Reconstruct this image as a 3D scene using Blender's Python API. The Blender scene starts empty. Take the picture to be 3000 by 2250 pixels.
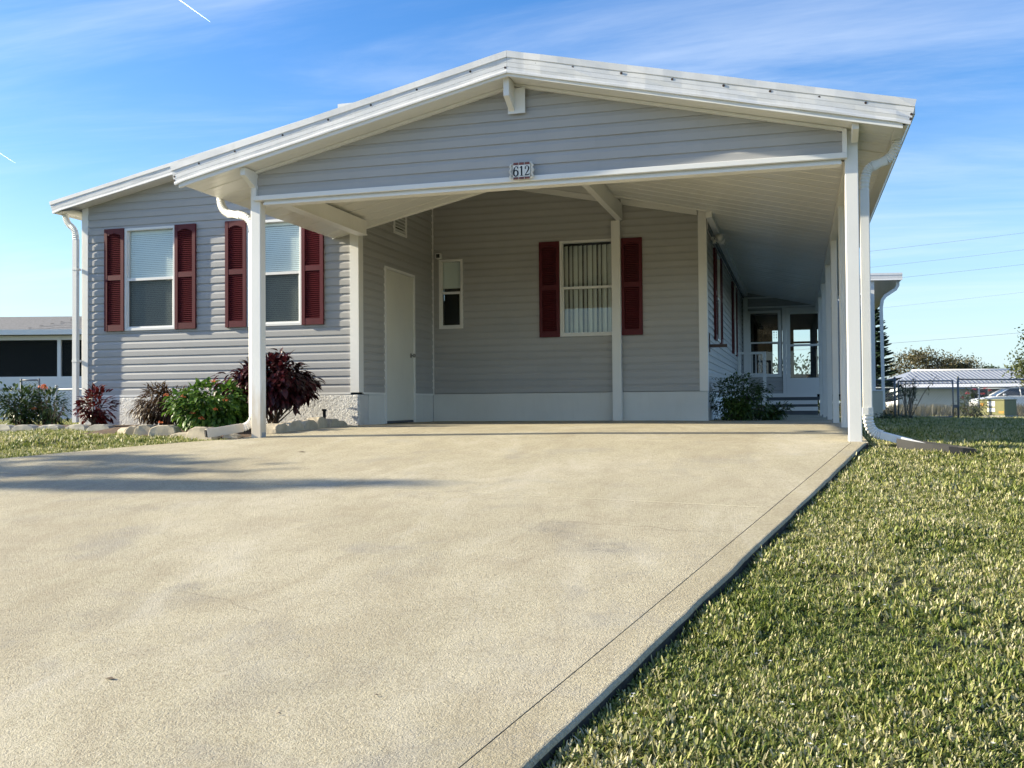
import bpy, bmesh, math, random
import numpy as np
from mathutils import Vector, Matrix, noise as mnoise

random.seed(7)
RNG = np.random.default_rng(11)
sc = bpy.context.scene
COL = sc.collection
R = math.radians

# ------------------------------------------------------------------ camera
CAM = Vector((0.0, 0.0, 0.25))
cam_d = bpy.data.cameras.new('camera')
cam = bpy.data.objects.new('camera', cam_d)
COL.objects.link(cam)
yaw, pitch, roll = R(15.98), R(1.19), R(0.471)
Rm = (Matrix.Rotation(yaw, 3, 'Z') @ Matrix.Rotation(pitch, 3, 'X') @ Matrix.Rotation(roll, 3, 'Y'))
right, fwd, up = Rm @ Vector((1, 0, 0)), Rm @ Vector((0, 1, 0)), Rm @ Vector((0, 0, 1))
mw = Matrix((right, up, -fwd)).transposed().to_4x4()
mw.translation = CAM
cam.matrix_world = mw
cam_d.sensor_width = 36.0
cam_d.lens = 34.8
cam_d.clip_start = 0.05
cam_d.clip_end = 20000
sc.camera = cam

# ------------------------------------------------------------------ sun, sky, exposure
TOSUN = Vector((-1.0, -0.155, 0.40)).normalized()
sun_d = bpy.data.lights.new('sun', 'SUN')
sun_d.energy = 5.0
sun_d.angle = R(0.53)
sun_d.color = (1.0, 0.90, 0.69)
sun = bpy.data.objects.new('sun', sun_d)
COL.objects.link(sun)
sun.rotation_euler = TOSUN.to_track_quat('Z', 'Y').to_euler()
sun.location = (-30, -10, 20)

world = bpy.data.worlds.new('World')
sc.world = world
world.use_nodes = True
wt = world.node_tree
wt.nodes.clear()
W = wt.nodes.new
wl = wt.links.new
w_out = W('ShaderNodeOutputWorld')
w_bg = W('ShaderNodeBackground')
w_bg.inputs['Strength'].default_value = 0.094
sky = W('ShaderNodeTexSky')
sky.sky_type = 'NISHITA'
sky.sun_disc = False
sky.sun_elevation = math.asin(TOSUN.z)
sky.sun_rotation = math.atan2(TOSUN.x, TOSUN.y)
sky.air_density = 1.0
sky.dust_density = 0.6
sky.ozone_density = 2.2
tc = W('ShaderNodeTexCoord')
sep = W('ShaderNodeSeparateXYZ')
wl(tc.outputs['Generated'], sep.inputs[0])
zmax = W('ShaderNodeMath'); zmax.operation = 'MAXIMUM'; zmax.inputs[1].default_value = 0.0
wl(sep.outputs['Z'], zmax.inputs[0])
zadd = W('ShaderNodeMath'); zadd.operation = 'ADD'; zadd.inputs[1].default_value = 0.10
wl(zmax.outputs[0], zadd.inputs[0])
dx = W('ShaderNodeMath'); dx.operation = 'DIVIDE'
dy = W('ShaderNodeMath'); dy.operation = 'DIVIDE'
wl(sep.outputs['X'], dx.inputs[0]); wl(zadd.outputs[0], dx.inputs[1])
wl(sep.outputs['Y'], dy.inputs[0]); wl(zadd.outputs[0], dy.inputs[1])
cmb = W('ShaderNodeCombineXYZ')
wl(dx.outputs[0], cmb.inputs[0]); wl(dy.outputs[0], cmb.inputs[1])


def cloud_layer(scale, rotz, lo, hi, nscale, detail, dist):
    mp = W('ShaderNodeMapping')
    mp.inputs['Scale'].default_value = scale
    mp.inputs['Rotation'].default_value = (0, 0, rotz)
    wl(cmb.outputs[0], mp.inputs[0])
    n = W('ShaderNodeTexNoise')
    n.inputs['Scale'].default_value = nscale
    n.inputs['Detail'].default_value = detail
    n.inputs['Roughness'].default_value = 0.62
    n.inputs['Distortion'].default_value = dist
    wl(mp.outputs[0], n.inputs['Vector'])
    mr = W('ShaderNodeMapRange')
    mr.interpolation_type = 'SMOOTHSTEP'
    mr.inputs['From Min'].default_value = lo
    mr.inputs['From Max'].default_value = hi
    wl(n.outputs['Fac'], mr.inputs['Value'])
    return mr.outputs[0]


c1 = cloud_layer((0.45, 1.5, 1), R(-22), 0.40, 0.84, 1.1, 9, 0.5)
c2 = cloud_layer((0.22, 0.75, 1), R(8), 0.46, 0.78, 0.7, 7, 0.3)
cm = W('ShaderNodeMath'); cm.operation = 'MULTIPLY_ADD'
wl(c1, cm.inputs[0]); cm.inputs[1].default_value = 0.40
c2m = W('ShaderNodeMath'); c2m.operation = 'MULTIPLY'; wl(c2, c2m.inputs[0]); c2m.inputs[1].default_value = 0.28
wl(c2m.outputs[0], cm.inputs[2])
sgam = W('ShaderNodeHueSaturation')
sgam.inputs['Hue'].default_value = 0.510
sgam.inputs['Saturation'].default_value = 1.36
sgam.inputs['Value'].default_value = 1.06
wl(sky.outputs[0], sgam.inputs['Color'])
mixc = W('ShaderNodeMixRGB')
wl(cm.outputs[0], mixc.inputs['Fac'])
wl(sgam.outputs[0], mixc.inputs['Color1'])
mixc.inputs['Color2'].default_value = (5.2, 5.6, 6.0, 1)
hz = W('ShaderNodeMapRange'); hz.interpolation_type = 'SMOOTHSTEP'
hz.inputs['From Min'].default_value = 0.0; hz.inputs['From Max'].default_value = 0.24
hz.inputs['To Min'].default_value = 0.66; hz.inputs['To Max'].default_value = 0.0
wl(sep.outputs['Z'], hz.inputs['Value'])
mixh = W('ShaderNodeMixRGB')
wl(hz.outputs[0], mixh.inputs['Fac'])
wl(mixc.outputs[0], mixh.inputs['Color1'])
mixh.inputs['Color2'].default_value = (2.7, 3.75, 4.6, 1)
wl(mixh.outputs[0], w_bg.inputs['Color'])
wl(w_bg.outputs[0], w_out.inputs[0])

sc.view_settings.view_transform = 'Standard'
sc.view_settings.look = 'None'
sc.view_settings.gamma = 1.0
sc.view_settings.use_curve_mapping = False
sc.view_settings.exposure = 1.30
sc.render.engine = 'CYCLES'
sc.cycles.max_bounces = 8
sc.cycles.transparent_max_bounces = 12
sc.cycles.caustics_reflective = False
sc.cycles.caustics_refractive = False
try:
    sc.cycles.use_denoising = True
except Exception:
    pass


# ------------------------------------------------------------------ object helpers
def tag(o, label=None, cat=None, group=None, kind=None):
    if label: o['label'] = label
    if cat: o['category'] = cat
    if group: o['group'] = group
    if kind: o['kind'] = kind
    return o


def empty(name, loc=(0, 0, 0), rz=0.0):
    o = bpy.data.objects.new(name, None)
    o.empty_display_size = 0.2
    COL.objects.link(o)
    o.location = loc
    o.rotation_euler = (0, 0, rz)
    return o


def link_mesh(name, me, parent=None, loc=None, rot=None, scale=None):
    o = bpy.data.objects.new(name, me)
    COL.objects.link(o)
    if parent is not None: o.parent = parent
    if loc is not None: o.location = loc
    if rot is not None: o.rotation_euler = rot
    if scale is not None: o.scale = scale
    return o


class MB:
    """collects boxes, prisms and tubes; build() links them as one mesh object"""
    def __init__(self):
        self.v, self.f, self.sm = [], [], []

    def add(self, vs, fs, smooth=False):
        b = len(self.v)
        self.v.extend([tuple(p) for p in vs])
        for f in fs:
            self.f.append(tuple(i + b for i in f))
            self.sm.append(smooth)
        return self

    def box(self, x0, x1, y0, y1, z0, z1):
        vs = [(x0, y0, z0), (x1, y0, z0), (x1, y1, z0), (x0, y1, z0), (x0, y0, z1), (x1, y0, z1), (x1, y1, z1), (x0, y1, z1)]
        return self.add(vs, [(0, 3, 2, 1), (4, 5, 6, 7), (0, 1, 5, 4), (1, 2, 6, 5), (2, 3, 7, 6), (3, 0, 4, 7)])

    def loft(self, rings, caps=True, closed=True, smooth=False):
        n = len(rings[0])
        vs = [p for r in rings for p in r]
        fs = []
        for i in range(len(rings) - 1):
            for j in range(n if closed else n - 1):
                a, b = i * n + j, i * n + (j + 1) % n
                fs.append((a, b, b + n, a + n))
        if caps and closed:
            fs.append(tuple(range(n - 1, -1, -1)))
            fs.append(tuple(range((len(rings) - 1) * n, len(rings) * n)))
        return self.add(vs, fs, smooth)

    def tube(self, pts, r, n=6, smooth=True, caps=True):
        pts = [Vector(p) for p in pts]
        rs = r if isinstance(r, (list, tuple)) else [r] * len(pts)
        rings, prev = [], None
        for i, p in enumerate(pts):
            d = (pts[min(i + 1, len(pts) - 1)] - pts[max(i - 1, 0)]).normalized()
            if prev is None:
                a = Vector((0, 0, 1)) if abs(d.z) < 0.9 else Vector((1, 0, 0))
                u = d.cross(a).normalized()
            else:
                u = (prev - d * prev.dot(d)).normalized()
            w = d.cross(u)
            prev = u
            rings.append([p + (u * math.cos(t) + w * math.sin(t)) * rs[i] for t in [2 * math.pi * k / n for k in range(n)]])
        return self.loft(rings, caps, True, smooth)

    def sweep(self, pts, prof, side, smooth=False):
        """sweep a 2D profile (side, normal) along a path that bends in a plane whose normal is `side`"""
        pts = [Vector(p) for p in pts]
        side = Vector(side).normalized()
        rings = []
        for i, p in enumerate(pts):
            d0 = (pts[i] - pts[max(i - 1, 0)])
            d1 = (pts[min(i + 1, len(pts) - 1)] - pts[i])
            if d0.length < 1e-9: d0 = d1
            if d1.length < 1e-9: d1 = d0
            d = (d0.normalized() + d1.normalized()).normalized()
            nrm = d.cross(side).normalized()
            rings.append([p + side * a + nrm * b for a, b in prof])
        return self.loft(rings, True, True, smooth)

    def mesh(self, name, mat):
        me = bpy.data.meshes.new(name)
        me.from_pydata(self.v, [], self.f)
        if mat is not None: me.materials.append(mat)
        if any(self.sm):
            me.polygons.foreach_set('use_smooth', self.sm)
        me.update()
        return me

    def build(self, name, mat, parent=None, bevel=0.0, seg=2):
        o = link_mesh(name, self.mesh(name, mat), parent)
        if bevel:
            m = o.modifiers.new('bevel', 'BEVEL')
            m.width = bevel; m.segments = seg; m.limit_method = 'ANGLE'; m.angle_limit = R(35)
        return o


def bx(name, mat, parent, *a, bevel=0.0):
    return MB().box(*a).build(name, mat, parent, bevel)


# ------------------------------------------------------------------ materials
def new_mat(name):
    m = bpy.data.materials.new(name)
    m.use_nodes = True
    nt = m.node_tree
    b = nt.nodes['Principled BSDF']
    return m, nt, b


def pos_noise(nt, scale, detail=4, rough=0.55, dist=0.0, stretch=None, obj=False):
    if obj:
        src = nt.nodes.new('ShaderNodeTexCoord').outputs['Object']
    else:
        src = nt.nodes.new('ShaderNodeNewGeometry').outputs['Position']
    n = nt.nodes.new('ShaderNodeTexNoise')
    n.inputs['Scale'].default_value = scale
    n.inputs['Detail'].default_value = detail
    n.inputs['Roughness'].default_value = rough
    n.inputs['Distortion'].default_value = dist
    if stretch:
        mp = nt.nodes.new('ShaderNodeMapping')
        mp.inputs['Scale'].default_value = stretch
        nt.links.new(src, mp.inputs[0])
        src = mp.outputs[0]
    nt.links.new(src, n.inputs['Vector'])
    return n.outputs['Fac']


def mrange(nt, v, a, b, c=0.0, d=1.0, smooth=False):
    n = nt.nodes.new('ShaderNodeMapRange')
    if smooth: n.interpolation_type = 'SMOOTHSTEP'
    n.inputs['From Min'].default_value = a
    n.inputs['From Max'].default_value = b
    n.inputs['To Min'].default_value = c
    n.inputs['To Max'].default_value = d
    nt.links.new(v, n.inputs['Value'])
    return n.outputs[0]


def math2(nt, op, a, b):
    n = nt.nodes.new('ShaderNodeMath'); n.operation = op
    for i, x in enumerate((a, b)):
        if isinstance(x, (int, float)): n.inputs[i].default_value = x
        else: nt.links.new(x, n.inputs[i])
    return n.outputs[0]


def mixrgb(nt, f, a, b, mode='MIX'):
    n = nt.nodes.new('ShaderNodeMixRGB'); n.blend_type = mode
    for i, x in ((0, f), (1, a), (2, b)):
        if isinstance(x, (int, float)): n.inputs[i].default_value = x
        elif isinstance(x, tuple): n.inputs[i].default_value = (*x, 1) if len(x) == 3 else x
        else: nt.links.new(x, n.inputs[i])
    return n.outputs[0]


def bump(nt, b, h, strength=0.3, dist=0.01):
    n = nt.nodes.new('ShaderNodeBump')
    n.inputs['Strength'].default_value = strength
    n.inputs['Distance'].default_value = dist
    nt.links.new(h, n.inputs['Height'])
    nt.links.new(n.outputs[0], b.inputs['Normal'])


def ramp(nt, v, stops):
    n = nt.nodes.new('ShaderNodeValToRGB')
    cr = n.color_ramp
    while len(cr.elements) < len(stops): cr.elements.new(0.5)
    for e, (p, c) in zip(cr.elements, stops):
        e.position = p; e.color = (*c, 1)
    nt.links.new(v, n.inputs[0])
    return n.outputs[0]


def paint(name, col, rough=0.45, var=0.06, scale=3.0, dirt=0.0, dirtcol=(0.25, 0.2, 0.13), spec=0.4, bmp=0.0, objrand=0.0):
    m, nt, b = new_mat(name)
    n = pos_noise(nt, scale, 5)
    lo = tuple(c * (1 - var) for c in col); hi = tuple(min(1, c * (1 + var)) for c in col)
    c = mixrgb(nt, mrange(nt, n, 0.3, 0.7), lo, hi)
    if objrand:
        oi = nt.nodes.new('ShaderNodeObjectInfo')
        v = mrange(nt, oi.outputs['Random'], 0, 1, 1 - objrand, 1 + objrand)
        c = mixrgb(nt, 1.0, c, mixrgb(nt, v, (0, 0, 0), (1, 1, 1)), 'MULTIPLY') if False else mixrgb(nt, mrange(nt, oi.outputs['Random'], 0, 1, 0, objrand), c, tuple(x * 0.55 for x in col))
    if dirt:
        d = pos_noise(nt, 2.2, 8, 0.7, 0.3, (5.0, 5.0, 0.7))
        c = mixrgb(nt, mrange(nt, d, 0.52, 0.8, 0, dirt), c, dirtcol)
    nt.links.new(c, b.inputs['Base Color'])
    b.inputs['Roughness'].default_value = rough
    b.inputs['Specular IOR Level'].default_value = spec
    if bmp: bump(nt, b, pos_noise(nt, 60, 3), bmp, 0.003)
    return m


M = {}
M['siding'] = paint('siding_vinyl', (0.425, 0.420, 0.415), 0.5, 0.04, 1.4, 0.10, (0.24, 0.23, 0.20), 0.35, 0.05, 0.12)
M['white'] = paint('white_aluminium', (0.79, 0.78, 0.75), 0.38, 0.03, 2.0, 0.12, (0.45, 0.40, 0.30))
M['trim'] = paint('white_trim', (0.80, 0.795, 0.775), 0.42, 0.02, 3.0, 0.05)
M['fascia'] = paint('chalky_fascia', (0.68, 0.685, 0.69), 0.42, 0.05, 7.0, 0.22, (0.36, 0.34, 0.29), 0.4, 0.08)
M['shutter'] = paint('burgundy_shutter', (0.095, 0.010, 0.016), 0.5, 0.12, 4.0, 0.0, spec=0.3)
M['door'] = paint('door_paint', (0.72, 0.70, 0.62), 0.45, 0.03, 2.0, 0.06)
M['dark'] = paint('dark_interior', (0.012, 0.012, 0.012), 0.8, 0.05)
M['black'] = paint('black_plastic', (0.02, 0.02, 0.021), 0.45, 0.1)
M['brown_metal'] = paint('brown_metal', (0.05, 0.03, 0.025), 0.5, 0.1)
M['steel'] = paint('galvanised_steel', (0.30, 0.33, 0.36), 0.45, 0.08)
M['steel_dark'] = paint('weathered_steel', (0.13, 0.15, 0.17), 0.5, 0.08)
M['knob'] = paint('knob_metal', (0.25, 0.24, 0.22), 0.25, 0.05, spec=0.8)
M['blind'] = paint('blind_slat', (0.86, 0.90, 0.88), 0.5, 0.03)
M['vblind'] = paint('vertical_blind', (0.76, 0.77, 0.72), 0.6, 0.06)
M['tread'] = paint('grey_tread', (0.10, 0.11, 0.12), 0.7, 0.1)
M['wall_back'] = paint('wall_board', (0.40, 0.40, 0.41), 0.7, 0.03)
M['roof_white'] = paint('white_roof', (0.72, 0.72, 0.70), 0.5, 0.05)
M['stonetrim'] = paint('house_trim_cream', (0.62, 0.58, 0.45), 0.7, 0.06)

# ceiling pans: glossy baked enamel
m, nt, b = new_mat('ceiling_pan')
c = mixrgb(nt, mrange(nt, pos_noise(nt, 1.3, 4), 0.3, 0.7), (0.74, 0.735, 0.69), (0.80, 0.795, 0.76))
nt.links.new(c, b.inputs['Base Color'])
b.inputs['Roughness'].default_value = 0.28
bump(nt, b, pos_noise(nt, 2.0, 2, stretch=(0.5, 6, 1)), 0.25, 0.02)
M['ceiling'] = m

# stucco
m, nt, b = new_mat('rough_stucco')
c = mixrgb(nt, mrange(nt, pos_noise(nt, 2.5, 6), 0.35, 0.7), (0.66, 0.66, 0.65), (0.76, 0.755, 0.74))
z = nt.nodes.new('ShaderNodeSeparateXYZ')
nt.links.new(nt.nodes.new('ShaderNodeNewGeometry').outputs['Position'], z.inputs[0])
splash = math2(nt, 'MULTIPLY', mrange(nt, z.outputs['Z'], 0.0, 0.12, 1, 0), mrange(nt, pos_noise(nt, 9, 5), 0.4, 0.7))
c = mixrgb(nt, math2(nt, 'MULTIPLY', splash, 0.5), c, (0.42, 0.36, 0.27))
nt.links.new(c, b.inputs['Base Color'])
b.inputs['Roughness'].default_value = 0.85
h = pos_noise(nt, 26, 3, 0.5, 1.6)
bump(nt, b, mrange(nt, h, 0.42, 0.62, 0, 1, True), 0.65, 0.02)
M['stucco'] = m
M['smooth_stucco'] = paint('smooth_render', (0.70, 0.70, 0.67), 0.75, 0.04, 2.0, 0.12, (0.45, 0.42, 0.34), 0.3, 0.15)

# post with rusty water stain at its foot
m, nt, b = new_mat('stained_post')
c = mixrgb(nt, mrange(nt, pos_noise(nt, 2, 4), 0.3, 0.7), (0.75, 0.75, 0.73), (0.81, 0.80, 0.78))
z = nt.nodes.new('ShaderNodeSeparateXYZ')
nt.links.new(nt.nodes.new('ShaderNodeNewGeometry').outputs['Position'], z.inputs[0])
e = math2(nt, 'ADD', z.outputs['Z'], mrange(nt, pos_noise(nt, 8, 5, stretch=(2, 2, .6)), 0.3, 0.7, -0.16, 0.16))
c = mixrgb(nt, mrange(nt, e, 0.05, 0.50, 0.55, 0.0), c, (0.50, 0.36, 0.18))
nt.links.new(c, b.inputs['Base Color'])
b.inputs['Roughness'].default_value = 0.4
M['post_stained'] = m


def glass(name, tint, refl_rough=0.0, fmul=1.0):
    m, nt, b = new_mat(name)
    nt.nodes.remove(b)
    out = nt.nodes['Material Output']
    tr = nt.nodes.new('ShaderNodeBsdfTransparent'); tr.inputs[0].default_value = (*tint, 1)
    gl = nt.nodes.new('ShaderNodeBsdfGlossy'); gl.inputs['Roughness'].default_value = refl_rough
    lw_ = nt.nodes.new('ShaderNodeLayerWeight')
    mx = nt.nodes.new('ShaderNodeMixShader')
    f = math2(nt, 'ADD', math2(nt, 'MULTIPLY', math2(nt, 'POWER', lw_.outputs['Facing'], 5.0), 0.9), 0.085 * fmul)
    nt.links.new(f, mx.inputs[0]); nt.links.new(tr.outputs[0], mx.inputs[1]); nt.links.new(gl.outputs[0], mx.inputs[2])
    nt.links.new(mx.outputs[0], out.inputs[0])
    return m


M['glass'] = glass('window_glass', (0.90, 0.95, 0.94), 0.0, 1.15)
m, nt, b = new_mat('insect_screen')
nt.nodes.remove(b)
tr = nt.nodes.new('ShaderNodeBsdfTransparent'); df = nt.nodes.new('ShaderNodeBsdfDiffuse'); df.inputs[0].default_value = (0.03, 0.035, 0.035, 1)
mx = nt.nodes.new('ShaderNodeMixShader'); mx.inputs[0].default_value = 0.58
nt.links.new(tr.outputs[0], mx.inputs[1]); nt.links.new(df.outputs[0], mx.inputs[2]); nt.links.new(mx.outputs[0], nt.nodes['Material Output'].inputs[0])
M['screen'] = m

# concrete
m, nt, b = new_mat('washed_concrete')
big = pos_noise(nt, 0.55, 6, 0.6, 0.4)
c = ramp(nt, big, [(0.30, (0.42, 0.378, 0.262)), (0.52, (0.485, 0.438, 0.310)), (0.72, (0.53, 0.484, 0.362))])
med = pos_noise(nt, 5.0, 6, 0.65)
c = mixrgb(nt, mrange(nt, med, 0.35, 0.7, 0, 0.45), c, (0.33, 0.285, 0.21))
sp = pos_noise(nt, 190, 3, 0.7)
c = mixrgb(nt, mrange(nt, sp, 0.52, 0.70, 0, 0.80), c, (0.13, 0.10, 0.065))
sp2 = pos_noise(nt, 120, 2, 0.6)
c = mixrgb(nt, mrange(nt, sp2, 0.62, 0.78, 0, 0.65), c, (0.72, 0.66, 0.54))
sp3 = pos_noise(nt, 55, 4, 0.75)
c = mixrgb(nt, mrange(nt, sp3, 0.50, 0.72, 0, 0.55), c, (0.20, 0.16, 0.105))
c = mixrgb(nt, mrange(nt, sp3, 0.50, 0.30, 0, 0.45), c, (0.60, 0.53, 0.40))
wth = pos_noise(nt, 0.9, 7, 0.7, 0.8, (1.6, 0.7, 1))
c = mixrgb(nt, mrange(nt, wth, 0.48, 0.70, 0, 0.55), c, (0.29, 0.24, 0.16))
c = mixrgb(nt, mrange(nt, wth, 0.46, 0.28, 0, 0.42), c, (0.60, 0.56, 0.46))
gst = pos_noise(nt, 1.7, 8, 0.72, 0.5)
c = mixrgb(nt, mrange(nt, gst, 0.54, 0.74, 0, 0.55), c, (0.27, 0.255, 0.23))
vor = nt.nodes.new('ShaderNodeTexVoronoi'); vor.feature = 'DISTANCE_TO_EDGE'; vor.inputs['Scale'].default_value = 0.42
wv = nt.nodes.new('ShaderNodeMixRGB'); wv.inputs[0].default_value = 0.12
gp = nt.nodes.new('ShaderNodeNewGeometry'); nt.links.new(gp.outputs['Position'], wv.inputs[1])
nv = nt.nodes.new('ShaderNodeTexNoise'); nv.inputs['Scale'].default_value = 2.5; nv.inputs['Detail'].default_value = 6
nt.links.new(gp.outputs['Position'], nv.inputs['Vector']); nt.links.new(nv.outputs['Color'], wv.inputs[2])
nt.links.new(wv.outputs[0], vor.inputs['Vector'])
crk = math2(nt, 'MULTIPLY', mrange(nt, vor.outputs['Distance'], 0.0, 0.0022, 1, 0), mrange(nt, pos_noise(nt, 0.7, 3), 0.52, 0.60, 0, 0.35))
c = mixrgb(nt, crk, c, (0.12, 0.10, 0.07))
# grey tyre / oil smudges with their own shape
geo = nt.nodes.new('ShaderNodeNewGeometry')


def spot(cx, cy, rx, ry, rot=0.0):
    mp = nt.nodes.new('ShaderNodeMapping'); mp.vector_type = 'TEXTURE'
    mp.inputs['Location'].default_value = (cx, cy, 0)
    mp.inputs['Rotation'].default_value = (0, 0, rot)
    mp.inputs['Scale'].default_value = (rx, ry, 1000)
    nt.links.new(geo.outputs['Position'], mp.inputs[0])
    ln = nt.nodes.new('ShaderNodeVectorMath'); ln.operation = 'LENGTH'
    nt.links.new(mp.outputs[0], ln.inputs[0])
    return mrange(nt, ln.outputs['Value'], 0.15, 1.0, 1, 0, True)


acc = None
for s in ((-0.95, 5.05, 0.30, 0.26, 0.3), (-1.30, 5.42, 0.28, 0.30, 0), (-2.75, 4.05, 0.14, 0.14, 0.5)):
    q = spot(*s)
    acc = q if acc is None else math2(nt, 'MAXIMUM', acc, q)
for s in ((-2.9, 3.6, 1.1, 0.20, 0.75), (-1.65, 3.1, 0.7, 0.2, 0.8), (-4.2, 5.6, 1.5, .25, .55)):
    acc = math2(nt, 'MAXIMUM', acc, math2(nt, 'MULTIPLY', spot(*s), 0.45))
brk = math2(nt, 'MULTIPLY', mrange(nt, pos_noise(nt, 7, 8, 0.75, 0.6), 0.38, 0.64), mrange(nt, pos_noise(nt, 60, 4, 0.8), 0.35, 0.62, 0.25, 1.0))
sm = math2(nt, 'MULTIPLY', math2(nt, 'MULTIPLY', acc, brk), 0.95)
c = mixrgb(nt, sm, c, (0.20, 0.185, 0.165))
nt.links.new(c, b.inputs['Base Color'])
b.inputs['Roughness'].default_value = 0.88
b.inputs['Specular IOR Level'].default_value = 0.25
hh = math2(nt, 'ADD', sp, math2(nt, 'ADD', sp2, sp3))
bump(nt, b, hh, 0.7, 0.006)
M['concrete'] = m
m2 = m.copy(); m2.name = 'edge_strip_concrete'
for n_ in m2.node_tree.nodes:
    if n_.type == 'VALTORGB':
        for e_ in n_.color_ramp.elements: e_.color = tuple(c_ * k_ for c_, k_ in zip(e_.color[:3], (.93, .915, .87))) + (1,)
M['strip'] = m2
M['grime_shade'] = paint('grimy_shaded_edge', (0.040, 0.038, 0.033), 0.95, 0.5, 18, bmp=0.8)  # grime plus painted-in shade for slab sides and joint walls
M['joint'] = paint('joint_dirt', (0.07, 0.06, 0.045), 0.95, 0.2, 20)

# lawn soil / far lawn
m, nt, b = new_mat('lawn_ground')
n1 = pos_noise(nt, 0.35, 6, 0.6)
n2 = pos_noise(nt, 9, 6, 0.7)
c = mixrgb(nt, mrange(nt, n1, 0.35, 0.65), (0.040, 0.052, 0.016), (0.075, 0.078, 0.028))
c = mixrgb(nt, mrange(nt, n2, 0.4, 0.7, 0, 0.6), c, (0.035, 0.045, 0.014))
nt.links.new(c, b.inputs['Base Color']); b.inputs['Roughness'].default_value = 0.95
bump(nt, b, n2, 0.8, 0.05)
M['lawn'] = m
M['soil'] = paint('soil_under_grass', (0.030, 0.026, 0.016), 0.95, 0.3, 14)
M['mulch'] = paint('mulch', (0.09, 0.055, 0.032), 0.95, 0.5, 25, bmp=0.6)


def leafmat(name, stops, scale=22.0, rough=0.45, trans=0.3, spec=0.35, attr=None):
    m, nt, b = new_mat(name)
    if attr:
        a = nt.nodes.new('ShaderNodeAttribute'); a.attribute_name = attr
        f = a.outputs['Fac']
        nn = pos_noise(nt, 1.3, 4, 0.6)
        f = math2(nt, 'ADD', f, mrange(nt, nn, 0.3, 0.7, -0.22, 0.22))
    else:
        f = mrange(nt, pos_noise(nt, scale, 2, 0.5), 0.25, 0.75)
    c = ramp(nt, f, stops)
    nt.links.new(c, b.inputs['Base Color'])
    b.inputs['Roughness'].default_value = rough
    b.inputs['Specular IOR Level'].default_value = spec
    t = nt.nodes.new('ShaderNodeBsdfTranslucent')
    nt.links.new(c, t.inputs[0])
    mx = nt.nodes.new('ShaderNodeMixShader'); mx.inputs[0].default_value = trans
    nt.links.new(b.outputs[0], mx.inputs[1]); nt.links.new(t.outputs[0], mx.inputs[2])
    nt.links.new(mx.outputs[0], nt.nodes['Material Output'].inputs[0])
    return m


M['grass'] = leafmat('grass_blade', [(0.0, (0.05, 0.085, 0.018)), (0.30, (0.13, 0.18, 0.030)), (0.52, (0.26, 0.29, 0.070)), (0.75, (0.45, 0.42, 0.19)), (1.0, (0.60, 0.55, 0.36))], rough=0.5, trans=0.30, attr='tint')
M['leaf_green'] = leafmat('leaf_bright_green', [(0.1, (0.03, 0.08, 0.012)), (0.55, (0.075, 0.16, 0.022)), (0.95, (0.20, 0.29, 0.05))])
M['leaf_darkgreen'] = leafmat('leaf_dark_green', [(0.1, (0.012, 0.030, 0.008)), (0.6, (0.032, 0.062, 0.014)), (1, (0.09, 0.13, 0.035))], trans=0.18)
M['leaf_mid'] = leafmat('leaf_mid_green', [(0.1, (0.015, 0.035, 0.010)), (0.6, (0.045, 0.085, 0.022)), (1, (0.15, 0.19, 0.06))], trans=0.2)
M['leaf_copper'] = leafmat('leaf_maroon', [(0.1, (0.018, 0.004, 0.006)), (0.6, (0.05, 0.009, 0.013)), (1, (0.13, 0.02, 0.025))], trans=0.22, rough=0.4)
M['leaf_red'] = leafmat('leaf_croton_red', [(0.1, (0.03, 0.004, 0.004)), (0.6, (0.11, 0.012, 0.010)), (1, (0.28, 0.03, 0.02))], trans=0.25, rough=0.35)
M['leaf_bronze'] = leafmat('leaf_bronze', [(0.1, (0.022, 0.012, 0.007)), (0.5, (0.07, 0.035, 0.016)), (1, (0.14, 0.10, 0.035))])
M['flower_orange'] = leafmat('petal_orange', [(0, (0.55, 0.13, 0.05)), (1, (0.75, 0.28, 0.12))], trans=0.3)
M['flower_red'] = leafmat('petal_red', [(0, (0.45, 0.02, 0.04)), (1, (0.6, 0.06, 0.08))], trans=0.3)
M['flower_white'] = leafmat('petal_white', [(0, (0.75, 0.75, 0.72)), (1, (0.85, 0.85, 0.85))], trans=0.3)
M['leaf_olive'] = leafmat('leaf_olive_brown', [(0.1, (0.05, 0.045, 0.02)), (0.5, (0.10, 0.09, 0.035)), (1, (0.16, 0.13, 0.06))], scale=1.2)
M['leaf_tree'] = leafmat('leaf_tree_green', [(0.1, (0.03, 0.045, 0.014)), (0.5, (0.075, 0.095, 0.025)), (1, (0.15, 0.16, 0.05))], scale=1.2)
M['leaf_pine'] = leafmat('leaf_pine', [(0.1, (0.008, 0.02, 0.012)), (1, (0.03, 0.055, 0.026))], scale=3, trans=0.1)
M['bark'] = paint('bark', (0.12, 0.09, 0.065), 0.9, 0.25, 9, bmp=0.4)
M['bark_grey'] = paint('grey_bark', (0.22, 0.19, 0.16), 0.9, 0.2, 9)
M['stone'] = paint('edging_concrete', (0.46, 0.40, 0.30), 0.9, 0.18, 7, 0.35, (0.24, 0.20, 0.14), 0.2, 0.9)
M['stone_grey'] = paint('edging_concrete_grey', (0.38, 0.36, 0.31), 0.9, 0.2, 7, 0.35, (0.20, 0.18, 0.14), 0.2, 0.9)
M['plaque'] = paint('ceramic_white', (0.78, 0.77, 0.72), 0.25, 0.05, 40)
M['plaque_iron'] = paint('plaque_holder_white', (0.66, 0.64, 0.58), 0.6, 0.2, 60)
M['ink'] = paint('black_glaze', (0.01, 0.01, 0.012), 0.3, 0.1)
m, nt, b = new_mat('tile_border_glaze')
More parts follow.
